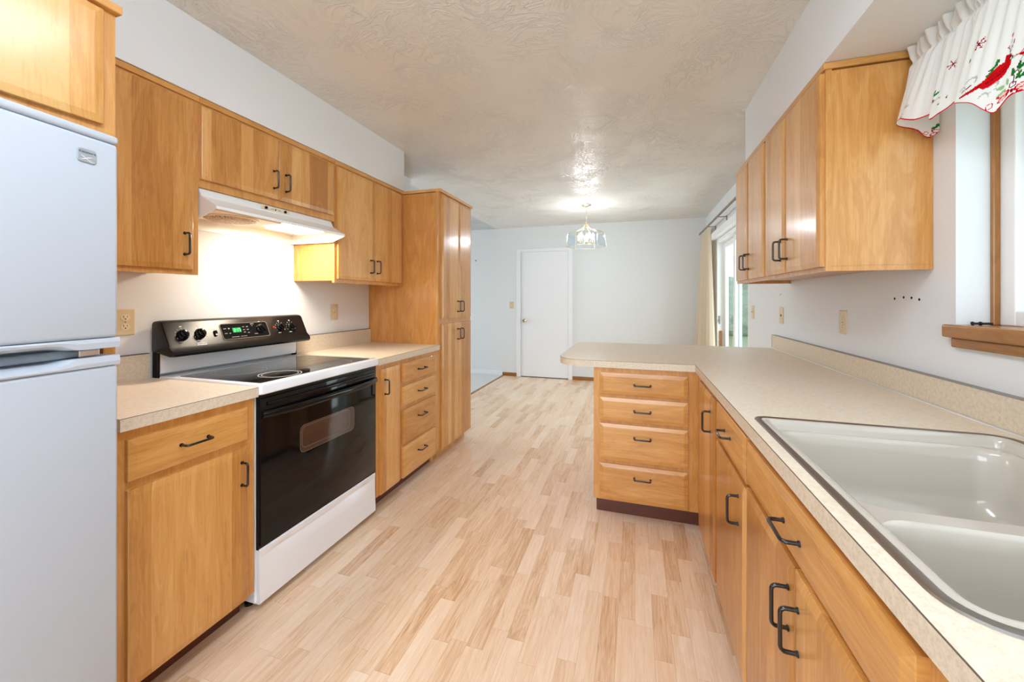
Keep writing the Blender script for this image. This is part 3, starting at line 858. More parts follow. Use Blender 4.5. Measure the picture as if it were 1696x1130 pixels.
    for k in range(yn + 1):
        y = y0 + .008 + (y1 - y0 - .014)*k/yn; e = min(k, yn - k)/2; g = max(0, min(1, e*.9 - .3))
        rings.append([(-1.487, y, .252), (-1.487, y, .030)] + [(-1.452 + (d if d > 0 else d) * (g if z > .15 and z < .222 else 1) + (.003 if (z > .15 and z < .222) else .003), y, z) for z, d in zs])
    loft(bm, rings)
    obj('storage_drawer', bm, M['enamel'], t, smooth=30)
range_()

# ------------------------------------------------------------------ range hood
def hood():
    y0, y1 = 1.192, 1.957
    t = thing('range_hood', 'white range hood with lit lamp under the short wall cabinet', 'hood', (-1.88, 1.57, 1.61))
    prof = [(XL + .001, 1.7415), (-1.775, 1.7415), (-1.757, 1.705), (-1.672, 1.658), (-1.670, 1.645), (-1.676, 1.643), (-1.765, 1.612), (XL + .001, 1.612)]
    th = .004
    # shell: outer skin without a bottom, plus inner skin
    bm = NB()
    inner = [(XL + .005, 1.7375), (-1.778, 1.7375), (-1.761, 1.702), (-1.68, 1.656)]
    outer = prof[:5]
    A = [[bm.verts.new((x, y, z)) for x, z in outer] for y in (y0, y1)]
    for i in range(len(outer) - 1): bm.faces.new((A[0][i], A[0][i+1], A[1][i+1], A[1][i]))
    B = [[bm.verts.new((x, y, z)) for x, z in inner] for y in (y0 + th, y1 - th)]
    for i in range(len(inner) - 1): bm.faces.new((B[0][i], B[1][i], B[1][i+1], B[0][i+1]))
    bm.faces.new((A[0][-1], A[1][-1], B[1][-1], B[0][-1]))
    for a, b in ((y0, y0 + th), (y1 - th, y1)):       # side panels
        loft(bm, [[(x, a, z) for x, z in prof], [(x, b, z) for x, z in prof]])
    box(bm, XL + .001, XL + .006, y0, y1, 1.612, 1.7375)
    sh = obj('hood_shell', bm, M['hood'], t, smooth=20)
    part_box('under_panel', t, M['cream'], XL + .006, -1.70, y0 + th, y1 - th, 1.668, 1.672)
    # filter plate with round mesh
    bm = NB(); box(bm, -1.99, -1.72, 1.235, 1.56, 1.650, 1.6675, .006); fp_ = obj('filter_plate', bm, M['cream'], t)
    bm = NB(); lathe(bm, (-1.845, 1.385, 1.650), [(.115, 0), (.115, -.004), (.108, -.006), (.104, -.003)], 'z', 32); obj('filter_ring', bm, M['cream'], fp_, smooth=40)
    g = NG('pierced_filter'); v, *_r = g.objxyz(); vo = g.n('ShaderNodeTexVoronoi'); g.l(v, vo.inputs['Vector']); vo.inputs['Scale'].default_value = 120
    g.l(g.ramp(vo.outputs['Distance'], [(.25, lin(92, 66, 38)), (.5, lin(196, 160, 108))]), g.p.inputs['Base Color']); g.p.inputs['Roughness'].default_value = .5
    bm = NB(); lathe(bm, (-1.845, 1.385, 1.643), [(0, -.012), (.05, -.010), (.085, -.005), (.104, .0035), (.104, .006), (0, .006)], 'z', 32); obj('filter_mesh', bm, g.m, fp_, smooth=40)
    # lamp lens
    lens = plain('hood_lamp_lens', (.9, .85, .75, 1), .4, emit=(1, .88, .70, 1), es=6)
    bm = NB(); box(bm, -1.93, -1.735, 1.64, 1.86, 1.652, 1.6675, .006); obj('lamp_lens', bm, lens, t)
    # control strip
    part_box('control_strip', t, M['hood'], -1.774, -1.7585, 1.468, 1.640, 1.7135, 1.7325)
    cs = part_box('control_plate', t, M['beige_light'], -1.7585, -1.7570, 1.470, 1.638, 1.7145, 1.7315)
    for y in (1.498, 1.610):
        bm = NB(); lathe(bm, (-1.757, y, 1.723), [(.007, 0), (.007, .006), (.004, .008), (0, .008)], 'x', 12); obj('switch', bm, M['black_satin'], cs, smooth=40)
    bm = NB(); box(bm, -1.757, -1.7567, 1.527, 1.545, 1.722, 1.724); box(bm, -1.757, -1.7567, 1.565, 1.585, 1.722, 1.724)
    lathe(bm, (-1.757, 1.554, 1.723), [(.004, 0), (.004, .0004)], 'x', 8); obj('control_markings', bm, M['black_satin'], cs)
    # the lamp's own light
    l = bpy.data.lights.new('hood_lamp', 'AREA'); l.shape = 'RECTANGLE'; l.size = .17; l.size_y = .22; l.energy = 4.0; l.color = (1, .86, .68)
    lo = bpy.data.objects.new('hood_lamp', l); COL.objects.link(lo); lo.location = (-1.835, 1.745, 1.645)
hood()

# ------------------------------------------------------------------ right run: base cabinets
FR = .325
def right_base(y0, y1, label):
    t = thing('base_cabinet', label, 'cabinet', (.64, (y0 + y1)/2, 0))
    part_box('body', t, M['wood_panel'], FR + .019, XR - .001, y0, y1, .1, .70)
    part_box('face_frame', t, M['wood_frame'], FR, FR + .019, y0, y1, .095, CB - .001)
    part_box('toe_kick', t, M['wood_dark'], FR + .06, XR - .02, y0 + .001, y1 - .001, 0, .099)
    return t
t = right_base(1.752, 2.314, 'maple corner base cabinet with one tall door beside the peninsula drawers')
door(t, '-x', FR, 1.776, 2.195, .108, .852, 1.852, .742)
t = right_base(1.298, 1.7515, 'maple base cabinet with one drawer over one door, left of sink cabinet')
drawer(t, '-x', FR, 1.306, 1.735, .722, .860, hz=.795, ha=1.525)
door(t, '-x', FR, 1.306, 1.738, .108, .706, 1.375, .61)
t = right_base(.545, 1.2975, 'maple sink base cabinet with a wide false front and two doors')
drawer(t, '-x', FR, .575, 1.296, .735, .853, hz=.789, ha=.94, name='false_front')
door(t, '-x', FR, .938, 1.296, .108, .718, .957, .62)
door(t, '-x', FR, .575, .935, .108, .718, .905, .61)
t = right_base(-.30, .5445, 'maple base cabinet at the near end of the right counter')
door(t, '-x', FR, -.27, .52, .108, .853)

# peninsula
t = thing('peninsula_cabinet', 'maple peninsula base cabinet with a bank of four drawers', 'cabinet', (.05, 2.6, 0))
PY = 2.315
part_box('body', t, M['wood_panel'], -.2295, .345, PY + .019, 2.93, .1144, CB - .001)
part_box('face_frame', t, M['wood_frame'], -.2295, .3245, PY, PY + .019, .1144, CB - .001)
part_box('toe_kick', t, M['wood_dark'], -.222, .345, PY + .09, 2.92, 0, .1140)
for z0, z1, hz in ((.724, .848, None), (.574, .706, None), (.350, .557, .489), (.122, .328, .264)):
    drawer(t, '-y', PY, -.195, .273, z0, z1, hz, ha=.038)
t = thing('base_cabinet', 'maple blind corner cabinet behind the peninsula drawers', 'cabinet', (.66, 2.6, 0))
part_box('body', t, M['wood_panel'], .346, XR - .001, 2.3145, 2.93, .0, CB - .001)

# right countertop with the peninsula and the sink cut-out
SX0, SX1, SY0, SY1 = .335, .913, .542, 1.345
def right_counter():
    t = thing('countertop', 'large L-shaped almond laminate countertop with sink and peninsula', 'countertop', (.5, 1.9, CB))
    xe, ye = .3062, 2.293
    def outline(k):
        pts = [(XR - .001, -.32), (XR - .001, 3.262)]
        pts += [(-.447 + .07 + k - .07*math.sin(a)*1 - 0, 3.262 - .07 + .07*math.cos(a)) for a in [PI/2*i/6 for i in range(7)]]
        pts += [(-.447 + k + .15 - .15*math.cos(a), ye + .15 - .15*math.sin(a) + k) for a in [PI/2*i/10 for i in range(11)]]
        pts += [(xe + k, ye + k), (xe + k, -.32)]
        return pts
    hole = rrect(SX0 + .006, SX1 - .006, SY0 + .006, SY1 - .006, (.05, .03, .06, .06))
    bm = NB(); prism(bm, outline(.0015), [hole], CB, CZ); obj('top', bm, M['counter'], t, origin=(.5, 1.9, CB))
    def rim(z0, z1, k):
        bm = NB(); a = outline(k); b = outline(.0016); m = len(a)
        A0 = [bm.verts.new((*p, z0)) for p in a[1:]]; A1 = [bm.verts.new((*p, z1)) for p in a[1:]]
        B0 = [bm.verts.new((*p, z0)) for p in b[1:]]; B1 = [bm.verts.new((*p, z1)) for p in b[1:]]
        for i in range(len(A0) - 1):
            bm.faces.new((A0[i], A0[i+1], A1[i+1], A1[i])); bm.faces.new((A1[i], A1[i+1], B1[i+1], B1[i])); bm.faces.new((A0[i], B0[i], B0[i+1], A0[i+1]))
        return bm
    obj('front_edge', rim(CB, CZ - .0018, 0), M['edge'], t)
    obj('edge_seam', rim(CZ - .0018, CZ - .0002, .0003), M['seam'], t)
    bm = NB(); box(bm, .941, XR - .001, -.32, 3.262, CZ, CZ + .0935); b = obj('backsplash', bm, M['edge'], t)
    bm = NB(); box(bm, .9405, XR - .001, -.32, 3.262, CZ + .0935, CZ + .0955); box(bm, .9395, XR - .02, 3.262, 3.2645, CZ, CZ + .0955); obj('splash_edge', bm, plain('grey_edge_trim', lin(140, 136, 130), .5), b)
    bm = NB(); tube(bm, [(.939, -.32, CZ + .001), (.939, 3.262, CZ + .001)], .004, 8); obj('metal_bead', bm, M['bead'], b, smooth=True)
right_counter()

# sink
def sink():
    t = thing('kitchen_sink', 'bone double-bowl kitchen sink with steel rim set in counter', 'sink', (.62, .94, CZ))
    R4 = (.055, .034, .065, .065)
    def rr(k, z, seg=8):
        return [(x, y, z) for x, y in rrect(SX0 + k, SX1 - k, SY0 + k, SY1 - k, tuple(max(r - k, .012) for r in R4), seg)]
    bm = NB(); loft(bm, [rr(0, CZ), rr(.002, CZ + .003), rr(.012, CZ + .0038), rr(.0165, CZ + .002), rr(.0165, CZ - .002)], cap0=False, cap1=False)
    obj('steel_rim', bm, M['steel'], t, smooth=50)
    bm = NB()
    # porcelain deck rolling down to bowls
    rings = [rr(.0155, CZ + .001), rr(.020, CZ + .0035), rr(.027, CZ + .004), rr(.033, CZ + .001), rr(.038, CZ - .010), rr(.040, CZ - .022)]
    R = loft(bm, rings, cap0=False, cap1=False)
    # ledge + two bowls
    zl = CZ - .022
    ol = [(p[0], p[1]) for p in rr(.040, 0)]
    b1 = (SX0 + .046, SX1 - .046, .868, SY1 - .046); b2 = (SX0 + .046, SX1 - .046, SY0 + .046, .832)
    def bowl(b, k, z, r=.06, seg=8): return [(x, y, z) for x, y in rrect(b[0] + k, b[1] - k, b[2] + k, b[3] - k, max(r - k*.4, .02), seg)]
    bm2 = NB(); prism(bm2, ol, [[(p[0], p[1]) for p in bowl(b, 0, 0)] for b in (b1, b2)], zl - .004, zl, bottom=False)
    merge(bm, bm2)
    for b in (b1, b2):
        loft(bm, [bowl(b, 0, zl), bowl(b, .004, zl - .002), bowl(b, .009, zl - .010), bowl(b, .012, zl - .03), bowl(b, .020, zl - .12), bowl(b, .030, zl - .150), bowl(b, .05, zl - .168), bowl(b, .09, zl - .174)], cap0=False)
    bmesh.ops.remove_doubles(bm, verts=bm.verts, dist=.0008)
    obj('basin', bm, M['porcelain'], t, smooth=60)
    for b in (b1, b2):
        bm = NB(); lathe(bm, ((b[0] + b[1])/2, (b[2] + b[3])/2, zl - .174), [(.04, 0), (.042, .003), (.034, .003), (.03, .001), (0, .001)], 'z', 24)
        obj('drain', bm, M['steel'], t, smooth=40)
sink()

# ------------------------------------------------------------------ right run: wall cabinets
FUR = .660
def right_upper(y0, y1, label):
    t = thing('wall_cabinet', label, 'cabinet', ((FUR + XR)/2, (y0 + y1)/2, UB), 'maple wall cabinets over the right counter')
    bm = NB(); box(bm, FUR + .019, XR - .001, y0, y1, UB + .018, UT - .03)
    a_, b_ = (y0, y0 + .016) if y0 < 2 else (y1 - .016, y1); box(bm, FUR + .0195, XR - .001, a_, b_, UB, UB + .0185)
    obj('body', bm, M['wood_panel'], t)
    part_box('face_frame', t, M['wood_frame'], FUR, FUR + .019, y0, y1, UB, UT - .024)
    return t
t = right_upper(1.7, 2.352, 'two-door maple wall cabinet with bare end panel beside the window')
bm = NB(); box(bm, FUR - .008, XR - .001, 1.693, 2.352, UT - .0245, UT - .001, .002); obj('top_trim', bm, M['wood_h'], t)
door(t, '-x', FUR, 1.708, 2.052, 1.385, 2.090, 2.018, 1.488); door(t, '-x', FUR, 2.066, 2.338, 1.385, 2.090, 2.100, 1.488)
t = right_upper(2.353, 2.994, 'two-door maple wall cabinet at the peninsula end of right wall')
bm = NB(); box(bm, FUR - .008, XR - .001, 2.353, 3.0, UT - .0245, UT - .001, .002); obj('top_trim', bm, M['wood_h'], t)
door(t, '-x', FUR, 2.372, 2.665, 1.385, 2.090, 2.632, 1.488); door(t, '-x', FUR, 2.684, 2.958, 1.385, 2.090, 2.717, 1.488)

# ------------------------------------------------------------------ outlets and switches
def plate(name, label, cat, face, b, a, z, w_=.071, h_=.114, kind='duplex', group=None, mat='beige'):
    t = thing(name, label, cat, mp(face, b, a, 0, z), group)
    bm = NB(); R = lambda k, d: [mp(face, b, a + p, d, z + q) for p, q in rrect(-w_/2 + k, w_/2 - k, -h_/2 + k, h_/2 - k, .004, 3)]
    loft(bm, [R(0, .0005), R(0, .002), R(.002, .0045), R(.004, .0052)]); obj('plate', bm, M[mat], t)
    sg = 1
    def bx(bm, a0, a1, z0, z1, d0, d1):
        p, q = mp(face, b, a + a0, d0, z + z0), mp(face, b, a + a1, d1, z + z1); box(bm, p[0], q[0], p[1], q[1], p[2], q[2])
    def disc(bm, pa, pz, r, d0, d1, n=16, sy=1):
        loft(bm, [[mp(face, b, a + pa + r*math.cos(2*PI*k/n), d, z + pz + r*sy*math.sin(2*PI*k/n)) for k in range(n)] for d in (d0, d1)])
    if kind == 'duplex':
        for dz in (-.0195, .0195):
            bm = NB(); disc(bm, 0, dz, .0165, .004, .0066, 20, .84); s = obj('socket', bm, M['beige_light'], t)
            bm = NB(); bx(bm, -.0078, -.0055, dz - .001, dz + .008, .0064, .0068); bx(bm, .0055, .0075, dz, dz + .007, .0064, .0068); disc(bm, 0, dz - .0065, .0028, .0064, .0068, 8); obj('slots', bm, M['gap'], s)
        bm = NB(); disc(bm, 0, 0, .003, .005, .0062, 8); obj('screw', bm, M['steel'], t)
    elif kind == 'jack':
        bm = NB(); disc(bm, 0, .0, .008, .005, .007, 14); disc(bm, 0, -.0, .004, .006, .009, 10); obj('jack', bm, M['black_satin'], t)
        bm = NB(); disc(bm, 0, .042, .003, .005, .006, 8); disc(bm, 0, -.042, .003, .005, .006, 8); obj('screw', bm, M['beige_light'], t)
    else:
        bm = NB(); bx(bm, -.005, .005, -.012, .012, .005, .0058); bx(bm, -.004, .004, -.004, .008, .0055, .015); obj('toggle', bm, M['beige_light'], t)
        bm = NB(); disc(bm, 0, .030, .003, .005, .006, 8); disc(bm, 0, -.030, .003, .005, .006, 8); obj('screw', bm, M['steel'], t)
    return t
plate('wall_outlet', 'beige duplex outlet on the wall between refrigerator and range', 'outlet', '+x', XL, 1.104, 1.168)
plate('wall_outlet', 'beige duplex outlet above the counter right of the range', 'outlet', '+x', XL, 2.328, 1.172)
plate('wall_outlet', 'beige duplex outlet on right wall above the backsplash', 'outlet', '-x', XR, 2.302, 1.154)
plate('phone_jack', 'almond phone jack plate on right wall above peninsula corner', 'jack', '-x', XR, 3.144, 1.153, kind='jack', w_=.076)
plate('light_switch', 'beige light switch on right wall beside sliding glass door', 'switch', '-x', XR, 3.832, 1.155, kind='toggle')
plate('light_switch', 'beige light switch on back wall left of the white door', 'switch', '-y', YB, -1.942, 1.166, kind='toggle')

# ------------------------------------------------------------------ pendant lamp over the dining area
def pendant():
    cx, cy = -.580, 4.915
    t = thing('pendant_lamp', 'lit brass pendant lamp with hexagonal clear glass shade', 'lamp', (cx, cy, 2.08))
    bm = NB(); lathe(bm, (cx, cy, ZC), [(.0, -.032), (.02, -.03), (.045, -.018), (.066, -.008), (.068, -.001), (0, -.001)], 'z', 28); obj('ceiling_canopy', bm, M['brass'], t, smooth=40)
    # chain
    bm = NB(); z = ZC - .034; k = 0
    while z > 2.222:
        a = 0 if k % 2 else PI/2
        pts = [(cx + .007*math.cos(q)*math.cos(a), cy + .007*math.cos(q)*math.sin(a), z - .014 + .014*math.sin(q)) for q in [2*PI*i/10 for i in range(11)]]
        tube(bm, pts, .0022, 6); z -= .0235; k += 1
    obj('chain', bm, M['brass'], t, smooth=True)
    bm = NB(); lathe(bm, (cx, cy, 2.185), [(.0, .036), (.008, .034), (.012, .02), (.022, .014), (.022, .004), (.006, 0), (.006, -.2), (.02, -.205), (.03, -.215), (.02, -.23), (0, -.235)], 'z', 16); hub = obj('stem', bm, M['brass'], t, smooth=40)
    # hexagonal frame; flat side roughly towards the kitchen
    R0, R1, zt, zb = .226, .246, 2.088, 1.918
    rot = math.radians(11)
    H = lambda R, z: [Vector((cx + R*math.cos(rot + PI/3*k), cy + R*math.sin(rot + PI/3*k), z)) for k in range(6)]
    T, B = H(R0, zt), H(R1, zb)
    for k in range(6):
        bm = NB(); p = T[k]; c = Vector((cx, cy, 0))
        out = Vector((p.x - cx, p.y - cy, 0)).normalized()
        pts = [c + out*r + Vector((0, 0, z)) for r, z in ((.012, 2.19), (.03, 2.165), (.06, 2.135), (.105, 2.115), (.17, 2.103), (R0, zt))]
        tube(bm, pts, .0035, 6); obj('arm', bm, M['brass'], t, smooth=True)
    bm = NB()
    for ring in (T, B):
        for k in range(6): tube(bm, [ring[k], ring[(k+1) % 6]], .0032, 6)
    for k in range(6): tube(bm, [T[k] + Vector((0, 0, .014)), T[k], B[k], B[k] - Vector((0, 0, .008))], .0036, 6)
    obj('shade_frame', bm, M['brass'], t)
    for k in range(6):
        bm = NB(); a, b = k, (k + 1) % 6
        q = [T[a].lerp(T[b], .03), T[a].lerp(T[b], .97), B[a].lerp(B[b], .97), B[a].lerp(B[b], .03)]
        n = (q[1] - q[0]).cross(q[3] - q[0]).normalized()*.0015
        loft(bm, [[p - n for p in q], [p + n for p in q]]); obj('glass_panel', bm, M['lamp_glass'], t)
    bulb_m = plain('lit_bulb', (1, 1, 1, 1), .4, emit=(.97, .98, 1, 1), es=25)
    for k in range(5):
        a = .3 + 2*PI*k/5; p = Vector((cx + .085*math.cos(a), cy + .085*math.sin(a), 1.965)); c = Vector((cx, cy, 1.96))
        bm = NB(); tube(bm, [c, c.lerp(p, .6) - Vector((0, 0, .012)), p], .004, 6)
        lathe(bm, p, [(.004, 0), (.018, .004), (.012, .008), (.011, .05), (.0, .05)], 'z', 12)
        s = obj('candle_holder', bm, M['brass'], t, smooth=40)
        bm = NB(); lathe(bm, p + Vector((0, 0, .05)), [(.006, 0), (.013, .01), (.017, .026), (.012, .05), (.004, .066), (0, .068)], 'z', 14)
        obj('bulb', bm, bulb_m, s, smooth=True)
        l = bpy.data.lights.new('bulb_light', 'POINT'); l.energy = 6; l.shadow_soft_size = .02; l.color = (.92, .96, 1.0)
        lo = bpy.data.objects.new('bulb_light', l); COL.objects.link(lo); lo.location = p + Vector((0, 0, .085))
pendant()

# kitchen ceiling fixture (above and just in front of the camera)
def fixture():
    t = thing('ceiling_light', 'fluorescent box fixture on the kitchen ceiling', 'light', (-.45, .42, ZC - .09))
    part_box('housing', t, M['white_paint'], -.64, -.26, -.22, 1.04, ZC - .03, ZC - .001)
    bm = NB(); box(bm, -.62, -.28, -.20, 1.02, ZC - .09, ZC - .03, .02, 3)
    obj('diffuser', bm, plain('diffuser', (.9, .9, .9, 1), .5, emit=(.84, .93, 1.06, 1), es=8.4), t)
fixture()

# ------------------------------------------------------------------ drapes at the sliding door
def drapes():
    t = thing('curtain_rod', 'bronze curtain rod on brackets above the sliding glass door', 'curtain rod', (.87, 5, 2.18))
    bm = NB(); box(bm, .860, .872, 3.85, 6.08, 2.166, 2.190, .002); obj('rod', bm, M['rod'], t)
    for y in (4.05, 4.84, 5.47):
        bm = NB(); box(bm, .872, XR - .001, y - .008, y + .008, 2.176, 2.182); box(bm, XR - .006, XR - .001, y - .012, y + .012, 2.13, 2.19); obj('bracket', bm, M['rod'], t)
    bm = NB(); nu, nv = 170, 26
    grid = []
    for i in range(nu + 1):
        u = i/nu; col = []
        for j in range(nv + 1):
            v = j/nv
            y = (6.05 + .03*v) - u*(.64 + .22*v)
            xc = .897 - .105*v*(1 - u) + .020*v*u
            amp = .018 + .030*v
            ph = 2*PI*6*u
            x = xc + amp*math.sin(ph) + .008*v*math.sin(2.3*ph + 1)
            yy = y + .014*v*math.cos(ph*1.0 + .6)
            z = 2.1645 - v*2.135
            col.append(bm.verts.new((min(x, .955), min(yy, 6.15), z)))
        grid.append(col)
    for i in range(nu):
        for j in range(nv): bm.faces.new((grid[i][j], grid[i+1][j], grid[i+1][j+1], grid[i][j+1]))
    tag(obj('drape', bm, M['drape'], smooth=True), 'beige pleated drape drawn back beside the sliding glass door', 'curtain')
drapes()

# ------------------------------------------------------------------ printed valance over the sink window
def valance():
    hem = [(.962,1.664,1.822),(.935,1.670,1.806),(.905,1.674,1.838),(.872,1.674,1.850),(.845,1.655,1.852),(.828,1.625,1.852),(.818,1.588,1.849),(.817,1.560,1.835),(.826,1.535,1.822),(.852,1.532,1.828),(.866,1.520,1.832),(.852,1.500,1.822),
           (.836,1.490,1.806),(.831,1.472,1.796),(.834,1.450,1.800),(.842,1.428,1.806),(.862,1.416,1.826),(.878,1.404,1.835),(.866,1.394,1.825),(.842,1.388,1.805),(.825,1.374,1.797),(.820,1.34,1.783),
           (.822,1.31,1.766),(.826,1.28,1.735),(.830,1.255,1.718),(.836,1.225,1.741),(.842,1.20,1.741),(.858,1.18,1.735),(.872,1.17,1.735),(.868,1.155,1.745),(.846,1.146,1.76),(.826,1.135,1.79),(.815,1.11,1.803)]
    y = 1.11
    while y > .14:                                   # regular pleats on towards the near end
        hem += [(.815, y - .03, 1.800), (.818, y - .07, 1.76), (.824, y - .10, 1.732), (.840, y - .125, 1.741), (.872, y - .14, 1.735), (.870, y - .155, 1.76), (.836, y - .165, 1.80)]
        y -= .18
    # smooth, resample by arc length
    def cr(P, n=8):
        out = []
        for i in range(len(P) - 1):
            p0, p1, p2, p3 = P[max(i-1, 0)], P[i], P[i+1], P[min(i+2, len(P)-1)]
            for k in range(n):
                t = k/n
                out.append(tuple(.5*((2*b) + (-a + c)*t + (2*a - 5*b + 4*c - d)*t*t + (-a + 3*b - 3*c + d)*t**3) for a, b, c, d in zip(p0, p1, p2, p3)))
        return out + [P[-1]]
    C = cr(hem); L = [0]
    for a, b in zip(C, C[1:]): L.append(L[-1] + math.hypot(b[0]-a[0], b[1]-a[1]))
    tot = L[-1]
    def at(s):
        lo, hi = 0, len(L) - 1
        while hi - lo > 1:
            m = (lo + hi)//2
            if L[m] <= s: lo = m
            else: hi = m
        f = (s - L[lo])/max(L[hi] - L[lo], 1e-9); return tuple(C[lo][i] + (C[hi][i]-C[lo][i])*f for i in range(3))
    # header curve: return to the wall, then straight along the rod
    def head(s):
        x, y, _ = at(s)
        k = 2*PI*s/.034
        if s < .10:
            f = s/.10; return (.962 - .07*f, 1.664 - .002*f)
        return (.892 - .006*math.sin(k) + (x - .85)*.10, y*.985 + .024 + .002*math.cos(k))
    place = lambda p: L[8*[h[:2] for h in hem].index(p)]
    s0, sA, sB = place((.820, 1.34)) - .017, place((.818, 1.588)), place((.836, 1.490))
    def hemz(s): return at(s)[2]
    ZT = 2.117
    # print: motifs in cloth coordinates (s, height) measured from one bird's place
    def ell(x, z, cx, cz, a, b, ang):
        dx, dz = x - cx, z - cz; ca, sa = math.cos(ang), math.sin(ang)
        return ((dx*ca + dz*sa)/a)**2 + ((-dx*sa + dz*ca)/b)**2
    def near(x, z, P):
        d = 9
        for (ax, az), (bx, bz) in zip(P, P[1:]):
            ux, uz = bx-ax, bz-az; t = max(0, min(1, ((x-ax)*ux + (z-az)*uz)/(ux*ux + uz*uz + 1e-12)))
            d = min(d, math.hypot(x-ax-t*ux, z-az-t*uz))
        return d
    PER = .30
    def printed(s, z):
        """0 cloth 1 red 2 dark red 3 green 4 pale green 5 grey 6 black 7 pink"""
        h = z - hemz(s)
        if h < .0036: return 1
        if s < s0 - .05:                              # end return and first pleat
            for (cs, cz, a, b_, an, c) in ((sB + .006, 1.876, .010, .0035, 1.0, 3), (sB + .015, 1.871, .011, .0035, .25, 3), (sB + .007, 1.853, .007, .0035, .4, 2), (sB + .002, 1.862, .003, .007, 0, 2),
                                           (sA + .008, 1.886, .009, .003, .7, 5), (sA + .015, 1.882, .008, .0028, .2, 5), (sB - .006, 1.824, .007, .014, .5, 1), (sB - .026, 1.836, .012, .007, .8, 1),
                                           (.0, 1.845, .010, .005, .2, 3), (.012, 1.838, .009, .004, 2.8, 3), (sB + .035, 1.832, .003, .0028, 0, 3), (sB + .056, 1.842, .002, .004, 0, 2)):
                if ell(s, z, cs, cz, a, b_, an) < 1: return c
            for (cs, cz, a, b_, an) in ((.008, 1.826, .013, .0065, .3), (.012, 1.817, .013, .005, -.2), (.033, 1.822, .006, .006, 0), (sA + .002, 1.860, .006, .007, 0)):
                e = ell(s, z, cs, cz, a, b_, an)
                if .45 < e < 1: return 1
            e = ell(s, z, sB + .022, 1.846, .016, .009, .3)
            if .5 < e < 1 and z > 1.846: return 5
            for (cs, cz, R) in ((sB + .052, 1.935, .014),):
                dx, dz = s - cs, z - cz; rr_ = math.hypot(dx, dz)
                if rr_ < R:
                    an = math.atan2(dz, dx) % (PI/3); an = min(an, PI/3 - an)
                    if rr_*math.sin(an) < .0013: return 2
            return 0
        x = (s - s0 + .05) % PER - .05
        Z = z - 1.80
        # bird: tail lower left, head upper right
        if near(x, Z, [(.004, .0015), (.03, .003), (.06, .009)]) < .0022 + .07*max(0, min(x, .06)):
            return 2 if near(x, Z, [(.004, .0015), (.06, .0075)]) < .0008 else 1
        if ell(x, Z, .090, .0155, .036, .0185, .42) < 1:
            return 2 if near(x, Z, [(.066, .006), (.092, .010), (.108, .020)]) < .0014 or near(x, Z, [(.072, .016), (.095, .019), (.106, .028)]) < .0009 else 1
        if ell(x, Z, .1135, .037, .0115, .0125, 0) < 1 or near(x, Z, [(.1045, .040), (.1045, .050), (.112, .046)]) < .0035:
            if ell(x, Z, .1215, .0365, .0028, .0028, 0) < 1: return 0
            return 6 if ell(x, Z, .1205, .036, .0058, .0068, 0) < 1 else 1
        if ell(x, Z, .1275, .036, .004, .003, 0) < 1: return 5
        # ribbon from the beak
        if near(x, Z, [(.130, .037), (.142, .040), (.155, .047), (.165, .056), (.160, .063), (.152, .060), (.150, .053)]) < .0015: return 1
        if ell(x, Z, .150, .033, .014, .0035, -.2) < 1: return 1
        if near(x, Z, [(.150, .030), (.142, .018), (.136, .004)]) < .0009 or near(x, Z, [(.128, .008), (.134, .002)]) < .0009 or near(x, Z, [(.136, -.012), (.136, -.030)]) < .0009: return 6
        for (cx, cz, a, b_, an, c) in ((.087, .045, .0095, .0045, 1.35, 3), (.077, .037, .0105, .0042, .05, 3), (.073, .028, .0095, .0035, .35, 3),
                                       (.143, .008, .0095, .0045, 1.2, 3), (.153, .005, .0115, .0045, .5, 3), (.131, -.002, .004, .007, .3, 3), (.145, -.014, .0105, .0045, .95, 3), (.157, -.018, .012, .0042, .4, 3),
                                       (.107, -.026, .0105, .0050, 2.95, 4), (.122, -.020, .0038, .0085, .2, 4), (.111, -.040, .0115, .0036, .3, 4)):
            if ell(x, Z, cx, cz, a, b_, an) < 1: return c
        for (cx, cz) in ((.137, -.007), (.135, -.032)):
            e = ell(x, Z, cx, cz, .0085, .0068, 0)
            if e < 1: return 0 if e < .5 else 2
        # bud stems
        if near(x, Z, [(.115, .052), (.112, .075), (.110, .094)]) < .0008 or near(x, Z, [(.116, .052), (.122, .072)]) < .0008 or near(x, Z, [(.114, .056), (.106, .068)]) < .0008: return 6
        if ell(x, Z, .110, .098, .0055, .0048, 0) < 1 or ell(x, Z, .122, .075, .0018, .0045, 0) < 1 or ell(x, Z, .104, .071, .0018, .0045, 0) < 1: return 1
        # bow along the hem
        for (cx, cz, a, b_, an) in ((.115, -.046, .0165, .0062, .12), (.116, -.055, .0145, .0055, .5), (.155, -.042, .0165, .0065, .25), (.158, -.050, .014, .0048, .1)):
            e = ell(x, Z, cx, cz, a, b_, an)
            if e < 1: return 1 if e > .40 else 7
        e = ell(x, Z, .087, -.060, .0085, .0070, 0)
        if .5 < e < 1: return 1
        if ell(x, Z, .136, -.046, .005, .004, 0) < 1: return 2
        # cut-work scrolls
        for (cx, cz, a, b_) in ((.026, .028, .020, .013), (.008, .016, .012, .012), (.084, -.013, .017, .008), (.070, -.030, .012, .014), (.090, -.026, .009, .007)):
            e = ell(x, Z, cx, cz, a, b_, .4)
            if .50 < e < 1 and (Z - cz)*1.0 > -.3*(x - cx): return 5
        if near(x, Z, [(.008, .014), (.013, .017)]) < .0016 or near(x, Z, [(.022, .016), (.031, .021)]) < .0012: return 2
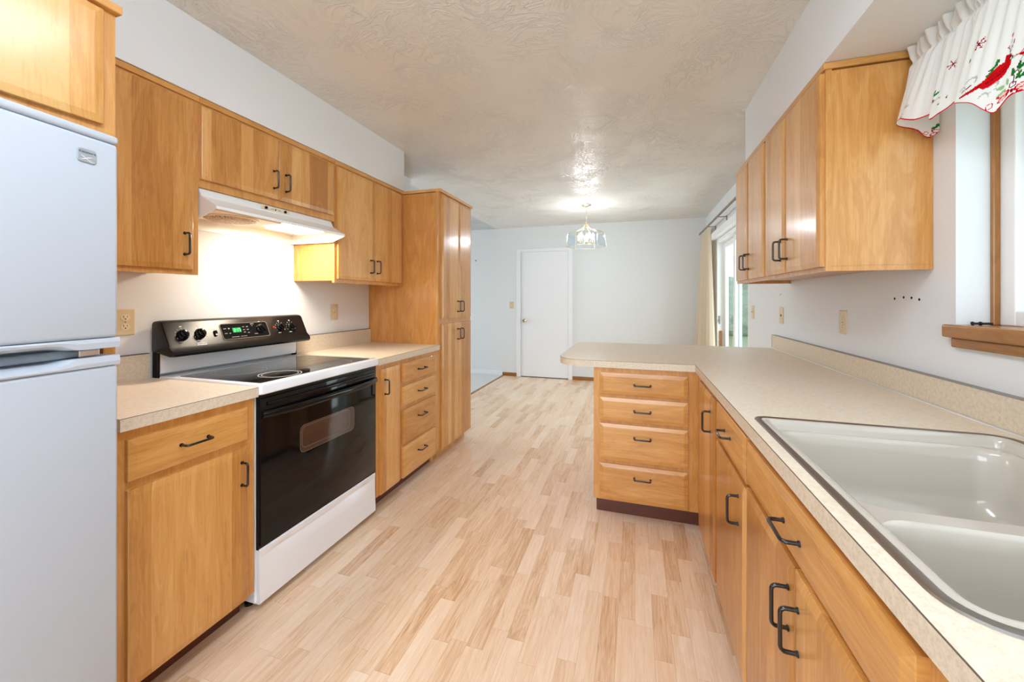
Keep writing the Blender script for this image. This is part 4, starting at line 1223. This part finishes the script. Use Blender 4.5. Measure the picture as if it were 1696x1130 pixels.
        for (cx, cz, R) in ((.024, .128, .0155), (.165, .135, .013), (.205, .10, .013)):
            dx, dz = x - cx, Z - cz; rr_ = math.hypot(dx, dz)
            if rr_ < R:
                an = math.atan2(dz, dx) % (PI/3); an = min(an, PI/3 - an)
                if rr_*math.sin(an) < .0012: return 2
                if abs(rr_ - R*.7) < .0015 and rr_*math.sin(an) < .0035: return 1
        if near(x, Z, [(.165, .088), (.178, .094)]) < .002 or near(x, Z, [(.166, .082), (.18, .086)]) < .0015: return 5
        if ell(x, Z, .002, .098, .0025, .0055, 0) < 1: return 3
        return 0
    bm = NB(); ds = .0022
    svals = []; s = 0.0
    while s < tot:
        svals.append(s); s += ds if s < .85 else .008
    svals.append(tot)
    nv = 150; grid = []
    for s in svals:
        hx, hy, zb = at(s); tx, ty = head(s); col = []
        for j in range(nv + 1):
            v = j/nv; z = ZT + (zb - ZT)*v; d = ZT - z
            if d < .042: k = -.0 ; rf = 1 - .0*d
            t = max(0.0, (d - .06)/(ZT - .06 - zb)); t = t**.85
            x = tx + (hx - tx)*t; y = ty + (hy - ty)*t
            ruf = .010*math.exp(-((d)/.028)**2)*math.sin(2*PI*s/.052 + .8) + .005*math.exp(-((d - .055)/.02)**2)*math.sin(2*PI*s/.021)
            x = x - ruf*(1 if s > .09 else 0.2)
            pin = .010*math.exp(-((d - .055)/.012)**2)
            x += pin*(1 if s > .09 else 0)
            col.append(bm.verts.new((min(x, .963), min(y, 1.688), z)))
        grid.append(col)
    for i in range(len(svals) - 1):
        sm = (svals[i] + svals[i+1])/2
        for j in range(nv):
            f = bm.faces.new((grid[i][j], grid[i+1][j], grid[i+1][j+1], grid[i][j+1]))
            if sm < .85:
                zm = (grid[i][j].co.z + grid[i][j+1].co.z)/2
                f.material_index = printed(sm, zm)
            elif j >= nv - 2: f.material_index = 1
    o = obj('window_valance', bm, [M[k] for k in ('valance', 'v_red', 'v_dred', 'v_green', 'v_lgreen', 'v_grey', 'v_black', 'v_pink')], smooth=True)
    tag(o, 'white gathered valance printed with red cardinals hanging over sink window', 'valance')
    r = thing('valance_rod', 'white rod holding the printed valance above the window', 'curtain rod', (.9, .9, 2.062))
    bm = NB(); tube(bm, [(XR - .001, 1.652, 2.062), (.905, 1.652, 2.062), (.900, 1.645, 2.062), (.900, .12, 2.062), (.905, .11, 2.062), (XR - .001, .11, 2.062)], .003, 6); obj('rod', bm, M['vinyl'], r)
valance()
